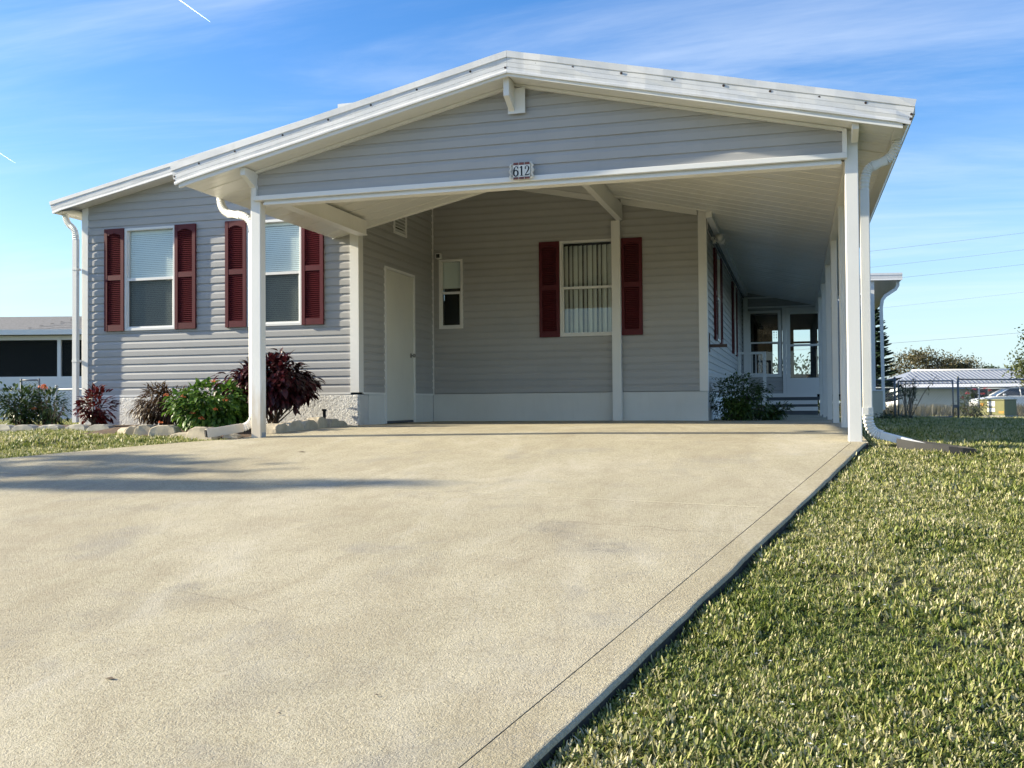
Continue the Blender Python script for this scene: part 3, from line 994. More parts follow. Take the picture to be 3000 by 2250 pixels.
def dprof(w=0.075, t=0.055):
    # fluted downspout section
    p = []
    n = 4
    for i in range(n):
        a0 = -w / 2 + w * i / n
        p += [(a0 + w / n * 0.12, t / 2), (a0 + w / n * 0.5, t / 2 - 0.006), (a0 + w / n * 0.88, t / 2)]
    p += [(w / 2, t / 2 - .006), (w / 2, -t / 2), (-w / 2, -t / 2), (-w / 2, t / 2 - .006)]
    return p


def arc(p0, p1, p2, n=9):
    p0, p1, p2 = Vector(p0), Vector(p1), Vector(p2)
    return [p0 * (1 - t) ** 2 + p1 * 2 * t * (1 - t) + p2 * t * t for t in [i / n for i in range(n + 1)]]


def corrug(parent, pts, side, w, t, mat):
    """crimped elbow: the section pulses along the bend"""
    pts = [Vector(p) for p in pts]
    mb = MB()
    side = Vector(side).normalized()
    dense = []
    for i in range(len(pts) - 1):
        dense += [pts[i], pts[i].lerp(pts[i + 1], 0.5)]
    dense.append(pts[-1])
    rings = []
    for i, p in enumerate(dense):
        d = (dense[min(i + 1, len(dense) - 1)] - dense[max(i - 1, 0)]).normalized()
        nn = d.cross(side).normalized()
        k = 1.15 if i % 2 == 0 else 0.94
        rings.append([p + side * a * k + nn * b_ * k for a, b_ in [(-w / 2, -t / 2 * .6), (-w / 2 * .7, -t / 2), (w / 2 * .7, -t / 2), (w / 2, -t / 2 * .6), (w / 2, t / 2 * .6), (w / 2 * .7, t / 2), (-w / 2 * .7, t / 2), (-w / 2, t / 2 * .6)]])
    mb.loft(rings)
    return mb.build('elbow', mat, parent)


def downspout(parent, path_top, x, y, z_top, z_bot, foot, mat, side=(0, 1, 0)):
    """straight fluted pipe + crimped elbows top and bottom"""
    mb = MB()
    mb.sweep([(x, y, z_top), (x, y, z_bot)], [(b_, a) for a, b_ in dprof()] if False else dprof(0.06, 0.075), side)
    ds = mb.build('downspout', mat, parent)
    for pts in path_top: corrug(ds, pts, side, 0.058, 0.072, mat)
    return ds


ds = downspout(house, [arc((-9.95, YW - .09, 3.02), (-9.95, YW - .09, 2.90), (-9.87, YW - .09, 2.84)), arc((-9.87, YW - .09, 2.84), (-9.775, YW - .09, 2.79), (-9.775, YW - .09, 2.64))], -9.775, YW - .09, 2.64, 0.05, None, M['white'])
for z in (2.2, 0.9):
    bx('strap', M['white'], ds, -9.815, -9.735, YW - .125, YW - .028, z, z + .03)

# ------------------------------------------------------------------ CARPORT
carport = tag(empty('carport', (0, 0, 0)), 'white open carport with gabled roof on slim posts over the concrete floor', 'carport')
XR, ZR, CP = -2.455, 3.22, 0.228


def ceil_z(x): return ZR - CP * abs(x - XR)


YF = 8.50
FT = 3.432


def front_z(x): return FT - 0.2225 * abs(x - XR)


def mk_panel(x0, x1, wdt):
    """one roof pan seen from below, swept along the slope; shared by all its copies"""
    mb = MB()
    sec = [(0, 0), (0.010, -0.006), (0.022, 0.0), (wdt * 0.33, 0.0), (wdt * 0.36, -0.002), (wdt * 0.39, 0.0), (wdt * 0.66, 0), (wdt * 0.69, -0.002), (wdt * 0.72, 0), (wdt - .003, 0.0)]
    n = 6
    rings = []
    for i in range(n + 1):
        x = x0 + (x1 - x0) * i / n
        rings.append([(x, a, ceil_z(x) + b_) for a, b_ in sec])
    mb.loft(rings, False, False)
    return mb.mesh('ceiling_panel', M['ceiling'])


PW = 0.305
roofL = roof_slab('roof', -5.93, front_z(-5.93) - .015, XR, FT - .015, YF + .004, YW - .02, 0.10, M['roof_white'], carport)
roofR = roof_slab('roof', XR, FT - .015, .955, front_z(.955) - .015, YF + .004, 24.9, 0.10, M['roof_white'], carport)
pmL = mk_panel(-5.82, XR - .002, PW); pmR = mk_panel(XR + .002, 0.80, PW); pmS = mk_panel(-1.16, 0.80, PW)
y = YF + .01
while y < YW - PW * 0.3:
    link_mesh('ceiling_panel', pmL, roofL, (0, y, random.uniform(-.002, .002))); y += PW
y = YF + .01
while y < 24.6:
    link_mesh('ceiling_panel', pmR if y < 13.75 else pmS, roofR, (0, y, random.uniform(-.002, .002))); y += PW
# closing strips at the rear edges of the left slope and over the alcove
for (x0, x1, yy) in ((-5.82, XR, YW - .035), (XR, -1.16, 13.93)):
    m = MB(); m.add([(x0, yy, ceil_z(x0) - .014), (x1, yy, ceil_z(x1) - .014), (x1, yy, ceil_z(x1) + .11), (x0, yy, ceil_z(x0) + .11), (x0, yy + .03, ceil_z(x0) - .014), (x1, yy + .03, ceil_z(x1) - .014)], [(0, 1, 2, 3), (0, 4, 5, 1)])
    m.build('edge_channel', M['trim'], carport)

fl = rake('fascia', -5.945, front_z(-5.945), XR - .001, FT, YF, M['fascia'], carport, 1.0, 22, 0.004, (0.05, 0))
fr_ = rake('fascia', XR + .001, FT, 0.965, front_z(0.965), YF, M['fascia'], carport, 1.0, 22, 0.010, (0, -0.05))
scm = MB().tube([(0, -.004, 0), (0, .006, 0)], 0.011, 8, False).mesh('screw', M['brown_metal'])
for fx, par in ((-5.62, fl), (-5.22, fl), (-4.70, fl), (-4.22, fl), (-3.78, fl), (-3.32, fl), (-2.80, fl), (-2.18, fr_), (-1.85, fr_), (-1.42, fr_), (-.98, fr_), (-.55, fr_), (-.17, fr_), (.22, fr_), (.58, fr_)):
    link_mesh('screw', scm, par, (fx, YF - .012, front_z(fx) - .078))
for fx, dz in ((-2.47, -.15), (.925, -.125), (.918, -.165), (-5.90, -.125), (-5.90, -.165)):
    link_mesh('screw', scm, fl if fx < -2 else fr_, (fx, YF - .012, front_z(fx) + dz))

for (x0, x1) in ((-5.86, XR), (XR, .86)):
    m = MB(); m.loft([[(x, YF + yy, front_z(x) - .185 if k else ceil_z(x) - .012) for yy, k in ((.002, 1), (.002, 0), (.030, 0), (.030, 1))] for x in (x0, x1)])
    m.build('edge_channel', M['trim'], carport)
m = MB(); m.add([(-5.47, YW + .06, main_soffit(-5.47)), (-.9, YW + .06, main_soffit(-.9)), (-.9, YA + .3, main_soffit(-.9)), (-5.47, YA + .3, main_soffit(-5.47))], [(0, 1, 2, 3)])
m.build('soffit', M['ceiling'], house)
# gable wall with siding
YG = 8.80
gw = wall_obj('gable_wall', carport)
GL, GR = -5.18, 0.44
siding(gw, 'x', YG, -1, lambda z: max(GL + .03, XR - (ZR - .03 - z) / CP), lambda z: min(GR - .03, XR + (ZR - .03 - z) / CP), 2.352, ZR - .05, [], phase=0.4, seam=2.6)
bx('trim_board', M['trim'], carport, GL - .005, GR + .005, YG - 0.05, YG + 0.02, 2.305, 2.352, bevel=.004)
bx('trim_board', M['trim'], carport, GL - .005, GL + .032, YG - 0.05, YG + 0.02, 2.353, ceil_z(GL) - .01)
bx('trim_board', M['trim'], carport, GR - .032, GR + .005, YG - 0.05, YG + 0.02, 2.353, ceil_z(GR) - .01)
hb = MB(); hb.box(GL + .10, GR - .04, YG - .02, YG + .10, 2.262, 2.283); hb.box(GL + .10, GR - .04, YG - .005, YG + .085, 2.2835, 2.304)
hb.build('header_beam', M['white'], carport)
# back of the gable
gb = MB(); gb.add([(GL, YG + .09, 2.304), (GR, YG + .09, 2.304), (GR, YG + .09, ceil_z(GR)), (XR, YG + .09, ZR), (GL, YG + .09, ceil_z(GL))], [(0, 1, 2, 3, 4)]); gb.build('gable_back', M['white'], carport)
# rake trim along ceiling / gable junction
for xa, xb in ((GL, XR), (XR, GR)):
    m = MB(); m.add([(xa, YG - .045, ceil_z(xa) - .03), (xb, YG - .045, ceil_z(xb) - .03), (xb, YG - .045, ceil_z(xb) - .003), (xa, YG - .045, ceil_z(xa) - .003), (xa, YG, ceil_z(xa) - .03), (xb, YG, ceil_z(xb) - .03)], [(0, 1, 2, 3), (0, 4, 5, 1)]); m.build('rake_trim', M['trim'], carport)

# beam end brackets under the overhang
def bracket(x0, x1, yf, ztop, zf, zb, plate=True):
    mb = MB()
    pts = [(yf, ztop), (yf, zf), (yf + .05, zf - .02), (YG - .05, zb), (YG - .05, ztop)]
    mb.loft([[(x, yy, zz) for yy, zz in pts] for x in (x0, x1)])
    return mb.build('beam_end', M['white'], carport, bevel=0.003)


bracket(-2.512, -2.458, 8.56, ceil_z(XR) - .005, 3.05, 2.955)
bx('beam_plate', M['trim'], carport, -2.462 - .06, -2.462 + .105, YG - .056, YG - .0505, 2.935, 3.17)
bracket(-5.205, -5.150, 8.555, ceil_z(-5.20) + .0, 2.52, 2.435)
bracket(0.478, 0.532, 8.555, ceil_z(.5) - .002, 2.49, 2.425)
# beams along the sides and the ridge
for (x0, x1, y1, zb) in ((-5.235, -5.128, 11.36, 2.392), (0.471, 0.531, 24.5, 2.392)):
    zt = min(ceil_z(x0), ceil_z(x1)) - 0.022
    m = MB(); m.box(x0, x1, YG + .10, y1, zb, zt)
    bmx = m.build('side_beam', M['white'], carport, bevel=.003)
    bx('beam_lip', M['white'], bmx, x0 - .012, x1 + .012, YG + .10, y1, zb - .014, zb - .001)
# ridge beam, sloping bottom only at its front end
m = MB(); m.box(-2.50, -2.44, YG + .10, YA - .06, 2.975, ZR - .004); rb = m.build('ridge_beam', M['white'], carport, bevel=.003)
bx('beam_lip', M['white'], rb, -2.513, -2.427, YG + .10, YA - .06, 2.960, 2.9745)

# posts: corner posts
lp = bx('post', M['post_stained'], carport, -5.235, -5.128, 8.800, 8.905, slab_z(-5.2, 8.8) - .01, 2.600, bevel=.006)
lp['label'] = 'front left post with rusty stain at its foot'
rp = bx('post', M['white'], carport, 0.427, 0.534, 8.800, 8.905, slab_z(.5, 8.8) - .01, 2.56, bevel=.006)
for px_, par in ((-5.128, lp), (0.427, rp)):
    s_ = 1 if px_ < 0 else -1
    bx('base_clip', M['steel'], par, min(px_, px_ + s_ * .006), max(px_, px_ + s_ * .006), 8.82, 8.89, slab_z(px_, 8.8), slab_z(px_, 8.8) + .05)
# fluted side posts
pm = MB()
sec = []
wx, wy = 0.076, 0.10
for (ax0, ay0, ax1, ay1, nx_, ny_) in ((0, 0, wx, 0, 0, -1), (wx, 0, wx, wy, 1, 0), (wx, wy, 0, wy, 0, 1), (0, wy, 0, 0, -1, 0)):
    for i in range(5):
        t = i / 5
        for tt, dd in ((t + .02, 0), (t + .09, -.006), (t + .15, 0)):
            sec.append((ax0 + (ax1 - ax0) * tt + nx_ * dd, ay0 + (ay1 - ay0) * tt + ny_ * dd))
pm.loft([[(a, b_, z) for a, b_ in sec] for z in (-0.06, 2.39)])
pme = pm.mesh('post', M['white'])
for i in range(1, 6):
    yy = 8.8 + 2.44 * i
    p = link_mesh('post', pme, carport, (0.471, yy, 0.0))
    bx('base_clip', M['steel'], p, .455 - .471, .470 - .471, .02, .08, slab_z(.47, yy) , slab_z(.47, yy) + .05)
rpost = bx('post', M['white'], carport, -2.596, -2.463, YA - .135, YA - .035, 0.0, 2.96, bevel=.004)
bx('post_cap', M['white'], rpost, -2.47, -2.435, YA - .12, YA - .05, 2.96, 3.22)

# gutters and downspouts of the carport
def gutter(x0, x1, zt, zb, y0, y1, parent, cap=True):
    mb = MB()
    s_ = 1 if x1 > x0 else -1
    sec = [(x0, zt), (x0, zb + .02), (x0 + s_ * .02, zb), (x1 - s_ * .045, zb), (x1 - s_ * .012, zb + .05), (x1, zt - .02), (x1, zt), (x1 - s_ * .006, zt), (x1 - s_ * .018, zb + .055), (x1 - s_ * .05, zb + .006), (x0 + s_ * .02, zb + .006), (x0 + s_ * .006, zb + .022), (x0 + s_ * .006, zt)]
    mb.loft([[(a, yy, b_) for a, b_ in sec] for yy in (y0, y1)])
    o = mb.build('gutter', M['white'], parent)
    if cap: bx('end_cap', M['white'], o, min(x0, x1) + .004, max(x0, x1) - .01, y1, y1 + .004, zb, zt - .02)
    return o


gutter(-5.775, -5.925, 2.63, 2.488, YF + .03, 11.60, carport)
gutter(0.785, 0.945, 2.62, 2.478, YF + .03, 24.4, carport)
dl = downspout(carport, [arc((-5.86, 9.24, 2.49), (-5.86, 9.24, 2.34), (-5.70, 9.16, 2.28)), [(-5.70, 9.16, 2.28), (-5.50, 9.05, 2.235)], arc((-5.50, 9.05, 2.235), (-5.300, 8.955, 2.19), (-5.300, 8.955, 2.02))], -5.300, 8.955, 2.02, 0.17, None, M['white'], (.42, .9, 0))
corrug(dl, arc((-5.300, 8.955, 0.18), (-5.300, 8.955, 0.06), (-5.39, 8.875, 0.036)), (.66, -.75, 0), .058, .072, M['white'])
mb = MB(); mb.sweep([(-5.385, 8.88, 0.040), (-5.63, 8.62, -0.012)], dprof(.075, .085), (.73, -.69, 0)); mb.build('outlet', M['post_stained'], dl)
e = MB(); e.sweep([(-5.628, 8.622, -0.0115), (-5.638, 8.612, -0.0136)], [(-.030, -.036), (.030, -.036), (.030, .036), (-.030, .036)], (.73, -.69, 0)); e.build('opening', M['dark'], dl)
drp = downspout(carport, [arc((.86, 8.99, 2.49), (.86, 8.99, 2.38), (.775, 8.98, 2.31)), [(.775, 8.98, 2.31), (.66, 8.97, 2.265)], arc((.66, 8.97, 2.265), (.590, 8.965, 2.24), (.590, 8.965, 2.06))], .590, 8.965, 2.06, 0.19, None, M['white'])
bx('coupling', M['white'], drp, .547, .633, 8.93, 9.0, .13, .20)
corrug(drp, arc((.590, 8.965, 0.14), (.590, 8.965, -0.02), (.70, 8.93, -0.035)), (0, 1, 0), .075, .078, M['white'])
mb = MB(); mb.sweep([(.695, 8.935, -0.034), (1.03, 8.86, -0.125)], dprof(.105, .060), (.22, .97, 0)); mb.build('outlet', M['white'], drp)

# ------------------------------------------------------------------ things on the house and carport
sign = tag(empty('house_number_sign', (-2.39, YG - .066, 2.395)), 'white ceramic house number tiles reading 612 on the gable', 'house sign')
tw, th = 0.052, 0.158


def ribbon(pts, ws, y, z0, x0, s):
    mb = MB()
    pts = [Vector((p[0], p[1])) for p in pts]
    L_, Rr = [], []
    for i, p in enumerate(pts):
        d = (pts[min(i + 1, len(pts) - 1)] - pts[max(i - 1, 0)]).normalized()
        n = Vector((-d.y, d.x)) * ws[i] * 0.5
        L_.append(p + n); Rr.append(p - n)
    rings = [[(x0 + q.x * s, y + dd, z0 + q.y * s) for q, dd in ((a, 0), (b_, 0), (b_, -.002), (a, -.002))] for a, b_ in zip(L_, Rr)]
    mb.loft(rings)
    return mb


def circ(cx, cy, rx, ry, a0, a1, n):
    return [(cx + rx * math.cos(R(a0 + (a1 - a0) * i / n)), cy + ry * math.sin(R(a0 + (a1 - a0) * i / n))) for i in range(n + 1)]


def digit(ch):
    out = []
    if ch == '6':
        p = circ(.5, .30, .30, .30, 120, 480, 24)
        w = [.10 + .08 * abs(math.cos(R(120 + 360 * i / 24))) for i in range(25)]
        out.append((p, w))
        p = [(.80, .86), (.74, .95), (.60, .985), (.44, .93), (.30, .78), (.22, .58), (.20, .40), (.22, .28)]
        out.append((p, [.06, .06, .06, .09, .13, .16, .17, .15]))
        out.append((circ(.76, .83, .045, .045, 0, 360, 10), [.09] * 11))
    if ch == '1':
        out.append(([(.52, .02), (.52, .97)], [.17, .17]))
        out.append(([(.28, .80), (.36, .84), (.46, .93), (.53, .985)], [.05, .06, .08, .06]))
        out.append(([(.26, .025), (.78, .025)], [.05, .05]))
    if ch == '2':
        p = [(.24, .74), (.28, .88), (.40, .97), (.55, .97), (.70, .88), (.74, .72), (.68, .56), (.52, .38), (.34, .20), (.22, .06)]
        out.append((p, [.07, .08, .07, .07, .13, .17, .15, .11, .08, .06]))
        out.append((circ(.27, .74, .04, .04, 0, 360, 10), [.09] * 11))
        out.append(([(.20, .05), (.50, .07), (.68, .06), (.78, .12), (.82, .22)], [.09, .13, .13, .10, .04]))
    return out


for i, ch in enumerate('612'):
    x0 = -.0795 + i * .0535
    t = MB().box(x0, x0 + tw, -.012, 0, -.079, .079).build('tile', M['plaque'], sign, bevel=.002)
    for zz in ((-.078, -.056), (.054, .078)):
        MB().box(x0 + .002, x0 + tw - .002, -.0135, -.0122, *zz).build('tile_border', M['tile_border'], t)
    for k, (p, w) in enumerate(digit(ch)):
        pass
    mbd = MB()
    for p, w in digit(ch):
        r_ = ribbon(p, w, -.0128, -.047, x0 - .010, 0.0)
        rr = ribbon([(a * .066, b_ * .092) for a, b_ in p], [q * .080 for q in w], -.0128, -.047, x0 - .008, 1.0)
        mbd.add(rr.v, rr.f)
    mbd.build('digit', M['ink'], t)
for s_ in (-1, 1):
    mb = MB()
    pts = [(.085, .070), (.100, .060), (.108, .045), (.098, .030), (.106, .012), (.112, 0), (.104, -.014), (.098, -.028), (.108, -.045), (.100, -.060), (.085, -.070)]
    mb.tube([(s_ * a - (0.002), -.006, b_) for a, b_ in pts], [.006, .010, .011, .009, .011, .012, .010, .009, .011, .010, .006], 8)
    mb.build('side_scroll', M['plaque_iron'], sign)
MB().box(-.092, .092, .0005, .048, -.040, .083).build('backing', M['plaque_iron'], sign)

camr = tag(empty('security_camera', (-5.33, YA - .02, 2.575)), 'small white security camera above the narrow window in the alcove corner', 'security camera')
MB().box(-.045, .045, -.09, -.0, -.042, .045).build('housing', M['trim'], camr, bevel=.010)
MB().box(-.030, .030, -.094, -.088, -.030, .030).build('lens_face', M['black'], camr, bevel=.004)

fl_ = tag(empty('flood_light', (XE + .05, 15.35, 2.80)), 'white twin security light under the eave of the side wall', 'security light')
m = MB(); m.tube([(-.03, 0, 0), (.02, 0, 0)], .06, 14); m.build('base', M['trim'], fl_)
for q in (-1, 1):
    m = MB(); m.tube([(.02, q * .03, 0), (.05, q * .10, -.03)], .012, 8); m.tube([(.05, q * .10, -.03), (.07, q * .13, -.035), (.11, q * .15, -.05), (.15, q * .17, -.075)], [.02, .045, .055, .062], 14)
    m.build('lamp_head', M['trim'], fl_)
m = MB(); m.box(.0, .05, -.03, .03, -.12, -.06); m.build('motion_sensor', M['trim'], fl_, bevel=.01)

br = tag(empty('wall_bracket', (XE + .02, 14.86, 1.12)), 'dark metal bracket sticking out of the side wall beside the corner', 'bracket')
m = MB(); m.box(0, .012, -.02, .02, -.12, .16); m.build('plate', M['brown_metal'], br)
m = MB(); m.box(.012, .26, -.018, .018, -.05, -.005); m.build('arm', M['brown_metal'], br)

pipe = tag(MB().tube([(-5.69, 11.3, -.05), (-5.69, 11.3, .19)], .020, 10).tube([(-5.69, 11.3, .185), (-5.69, 11.3, .215)], .030, 10).build('garden_stake', M['black']), 'short black pipe standing in the bed by the stucco corner', 'pipe')

sb = tag(empty('splash_block', (0, 0, 0)), 'black plastic splash channel on the grass under the right downspout', 'splash block')
m = MB()
rings = []
for t, wd in ((0, .07), (.25, .08), (.5, .085), (.72, .085), (.88, .06), (1, .012)):
    x = .84 + .52 * t; yv = 8.86 - .34 * t; zz = ground_z(x, yv) + .055 - .012 * t
    nx_, ny_ = .55, .835
    rings.append([(x - nx_ * wd, yv - ny_ * wd, zz + .045 * (1 - t * .6)), (x - nx_ * wd, yv - ny_ * wd, zz - .05), (x + nx_ * wd, yv + ny_ * wd, zz - .05), (x + nx_ * wd, yv + ny_ * wd, zz + .045 * (1 - t * .6)), (x + nx_ * (wd - .008), yv + ny_ * (wd - .008), zz + .045 * (1 - t * .6)), (x + nx_ * (wd - .008), yv + ny_ * (wd - .008), zz - .03), (x - nx_ * (wd - .008), yv - ny_ * (wd - .008), zz - .03), (x - nx_ * (wd - .008), yv - ny_ * (wd - .008), zz + .045 * (1 - t * .6))])
m.loft(rings); m.build('channel', M['black'], sb)
m = MB()
for t in (.28, .45, .62, .8):
    x = .84 + .52 * t; yv = 8.86 - .34 * t; zz = ground_z(x, yv) + .055
    m.box(x - .055, x - .045, yv - .095, yv - .075, zz - .05, zz + .03)
m.build('rib', M['black'], sb) if False else None

# ------------------------------------------------------------------ sunroom at the end of the carport
sun_room = tag(empty('sunroom', (0, 0, 0)), 'grey sided sunroom with glazed white door at the end of the carport', 'sunroom')
ws = wall_obj('wall', sun_room)
SW = (-1.10, -0.32, 0.86, 2.46)
SD = (-0.29, 0.76, 0.40, 2.52)
siding(ws, 'x', YB, -1, lambda z: XE + .02, lambda z: 1.60, 0.43, 2.78, [SW, SD], phase=.2)
bx('fascia_board', M['trim'], sun_room, XE + .02, 1.60, YB - .03, YB - .002, 2.46 + .30, 2.80)
upl = MB(); upl.add([(XE + .02, YB - .001, 2.80), (1.60, YB - .001, 2.80), (1.60, YB - .001, 3.15), (XE + .02, YB - .001, 3.15)], [(0, 1, 2, 3)]); upl.build('upper_panel', M['wall_back'], sun_room)
bx('head_trim', M['trim'], sun_room, XE + .03, .80, YB - .04, YB, 2.525, 2.565)
window(sun_room, 'x', YB, -1, *SW, 1.69, blind='none', fw=.055, screen=False)
for o in list(sun_room.children_recursive):
    if o.name.startswith('dark_room'): bpy.data.objects.remove(o)
dd_ = MB()
dd_.box(-.285, -.20, YB - .035, YB + .02, .44, 2.52); dd_.box(.62, .70, YB - .035, YB + .02, .44, 2.52)
dd_.build('door_frame', M['trim'], sun_room)
dd_ = MB()
dd_.box(-.198, -.105, YB - .03, YB + .01, .44, 2.515); dd_.box(.535, .618, YB - .03, YB + .01, .44, 2.515)
dd_.box(-.105, .535, YB - .03, YB + .01, .44, .83); dd_.box(-.105, .535, YB - .03, YB + .01, 2.36, 2.515); dd_.box(-.105, .535, YB - .03, YB + .01, 1.585, 1.635)
dw = dd_.build('door', M['trim'], sun_room)
for z0_, z1_ in ((.831, 1.584), (1.636, 2.359)):
    MB().add([(-.104, YB - .01, z0_), (.534, YB - .01, z0_), (.534, YB - .01, z1_), (-.104, YB - .01, z1_)], [(0, 1, 2, 3)]).build('pane', M['glass'], dw)
m = MB(); m.tube([(.575, YB - .035, 1.20), (.575, YB - .07, 1.24), (.575, YB - .07, 1.46), (.575, YB - .035, 1.50)], .016, 8); m.build('handle', M['trim'], dw)
# interior shell: floor, side walls, rear wall with openings to the sky
bx('floor', M['tread'], sun_room, XE, 1.60, YB + .03, 29.5, .30, .38)
bx('ceiling', M['wall_back'], sun_room, XE - .5, 1.6, YB + .0, 29.6, 2.78, 2.9)
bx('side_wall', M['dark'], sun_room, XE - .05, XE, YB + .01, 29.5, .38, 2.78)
bx('side_wall', M['wall_back'], sun_room, 1.55, 1.60, YB + .01, 29.5, .0, 2.78)
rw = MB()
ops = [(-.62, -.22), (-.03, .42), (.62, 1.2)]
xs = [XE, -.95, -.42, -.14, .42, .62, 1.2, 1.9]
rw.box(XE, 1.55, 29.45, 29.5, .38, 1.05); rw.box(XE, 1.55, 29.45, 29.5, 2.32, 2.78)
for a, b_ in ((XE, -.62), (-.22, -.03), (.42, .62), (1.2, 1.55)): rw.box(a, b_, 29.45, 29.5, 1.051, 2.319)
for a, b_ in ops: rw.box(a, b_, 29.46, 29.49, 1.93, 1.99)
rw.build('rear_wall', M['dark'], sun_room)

wc = tag(empty('wind_chime', (-.62, YB + .55, 2.05)), 'shell wind chime hanging behind the sunroom window', 'wind chime')
m = MB()
for i in range(8):
    x = -.20 + i * .055
    n = 4 + int(4 * abs(math.sin(i * 1.3 + 1)))
    m.tube([(x, 0, .15), (x, 0, .15 - n * .065)], .0025, 3)
m.build('string', M['black'], wc)
m = MB()
for i in range(8):
    x = -.20 + i * .055
    n = 4 + int(4 * abs(math.sin(i * 1.3 + 1)))
    for k in range(n):
        z = .12 - k * .065; r_ = .018 + .006 * math.sin(i + k)
        m.add([(x - r_, 0, z), (x, -.01, z), (x + r_, 0, z), (x, .01, z), (x, 0, z + r_), (x, 0, z - r_)], [(0, 1, 4), (1, 2, 4), (2, 3, 4), (3, 0, 4), (1, 0, 5), (2, 1, 5), (3, 2, 5), (0, 3, 5)])
m.build('shells', M['brown_metal'], wc)

steps = tag(empty('steps', (0, 0, 0)), 'three white edged grey steps up to the sunroom door', 'steps')
zb = -.03
for i, (y0, zt) in enumerate(((22.2, .15), (22.6, .29), (23.0, .45))):
    bx('tread', M['tread'], steps, -1.0, .46, y0, YB - .05, zb if i == 0 else (.15, .29)[i - 1] + .001, zt, bevel=.004)
    bx('riser_board', M['trim'], steps, -1.0, .46, y0 - .022, y0 - .001, zt - .085, zt + .001)
hr = tag(empty('handrail', (0, 0, 0)), 'white metal handrail with slim balusters beside the sunroom steps', 'railing')
bx('newel_post', M['trim'], hr, -.68, -.61, 22.25, 22.32, .16, 1.36)
bx('newel_post', M['trim'], hr, -1.20, -1.15, 22.25, 22.32, -.02, 1.36)
bx('top_rail', M['trim'], hr, -1.15, -.68, 22.26, 22.31, 1.31, 1.36)
bx('bottom_rail', M['trim'], hr, -1.15, -.68, 22.265, 22.305, .86, .89)
bm_ = MB().box(-.011, .011, -.011, .011, .891, 1.309).mesh('baluster', M['trim'])
for i in range(5): link_mesh('baluster', bm_, hr, (-1.07 + i * .082, 22.285, 0))

# column and header end at the sunroom corner
bx('corner_post', M['trim'], sun_room, XE + .06, XE + .16, YB - .35, YB - .26, .40, 2.75)

# rear porch on the right
rp_ = tag(empty('rear_porch', (0, 0, 0)), 'white roofed rear porch with slim post and downspout behind the carport', 'porch')
m = MB(); m.add([(.9, 24.95, 3.30), (2.44, 24.95, 3.26), (2.44, 40, 3.26), (.9, 40, 3.30), (.9, 24.95, 3.16), (2.44, 24.95, 3.12), (2.44, 40, 3.12), (.9, 40, 3.16)], [(0, 1, 2, 3), (7, 6, 5, 4), (0, 4, 5, 1), (1, 5, 6, 2), (2, 6, 7, 3), (3, 7, 4, 0)]); m.build('roof', M['white'], rp_)
rake('fascia', .9, 3.32, 2.46, 3.285, 24.93, M['fascia'], rp_, .86)
bx('post', M['white'], rp_, 1.755, 1.835, 25.0, 25.08, .52, 3.13)
kwl = MB().box(1.96, 1.99, 25.0, 39, -.2, .50).box(1.64, 1.959, 25.0, 25.08, -.2, .50); kwl.build('knee_wall', M['stonetrim'], rp_)
bx('sill', M['trim'], rp_, 1.62, 2.0, 24.98, 25.1, .501, .53)
bx('window_frame', M['trim'], rp_, 1.62, 1.68, 25.9, 26.0, .53, 1.55)
for i in range(1, 5): bx('post', M['white'], rp_, 1.93, 1.99, 25.0 + i * 2.6, 25.07 + i * 2.6, .52, 3.13)
dsp = MB(); dsp.sweep([(2.38, 25.2, 3.12), (2.38, 25.2, 3.02), (2.33, 25.2, 2.93), (2.10, 25.2, 2.78), (2.03, 25.2, 2.68), (2.0, 25.2, 2.5), (2.02, 25.2, .05)], dprof(.06, .075), (0, 1, 0)); dsp.build('downspout', M['white'], rp_)

# ------------------------------------------------------------------ edging stones
def stone_mesh(L_, H, D, seed, mat):
    rnd = random.Random(seed)
    bm = bmesh.new()
    bmesh.ops.create_cube(bm, size=1.0)
    bmesh.ops.subdivide_edges(bm, edges=bm.edges[:], cuts=3, use_grid_fill=True)
    for v in bm.verts:
        x, y, z = v.co
        tp = 1 - 0.26 * max(0, z + .1) * 1.4
        v.co = Vector((x * L_ * tp, y * D * (1 - .25 * max(0, z)), (z + .5) * H))
        nn = mnoise.noise_vector(Vector((x * 2.3 + seed, y * 2.3, z * 2.3)))
        v.co += nn * 0.012
        if z > .4 and abs(x) > .3: v.co.z -= H * 0.16
    me = bpy.data.meshes.new('edging_stone'); bm.to_mesh(me); bm.free()
    me.materials.append(mat)
    return me


def stone(x, y, rz, L_, H, D, label, mat, seed, grp, dz=0.0):
    o = link_mesh('edging_stone', stone_mesh(L_, H * 1.15, D, seed, mat), None, (x, y, ground_z(x, y) - .02 + dz), (random.uniform(-.05, .05), random.uniform(-.05, .05), rz))
    o.modifiers.new('bevel', 'BEVEL').width = .008
    return tag(o, label, 'edging stone', grp)


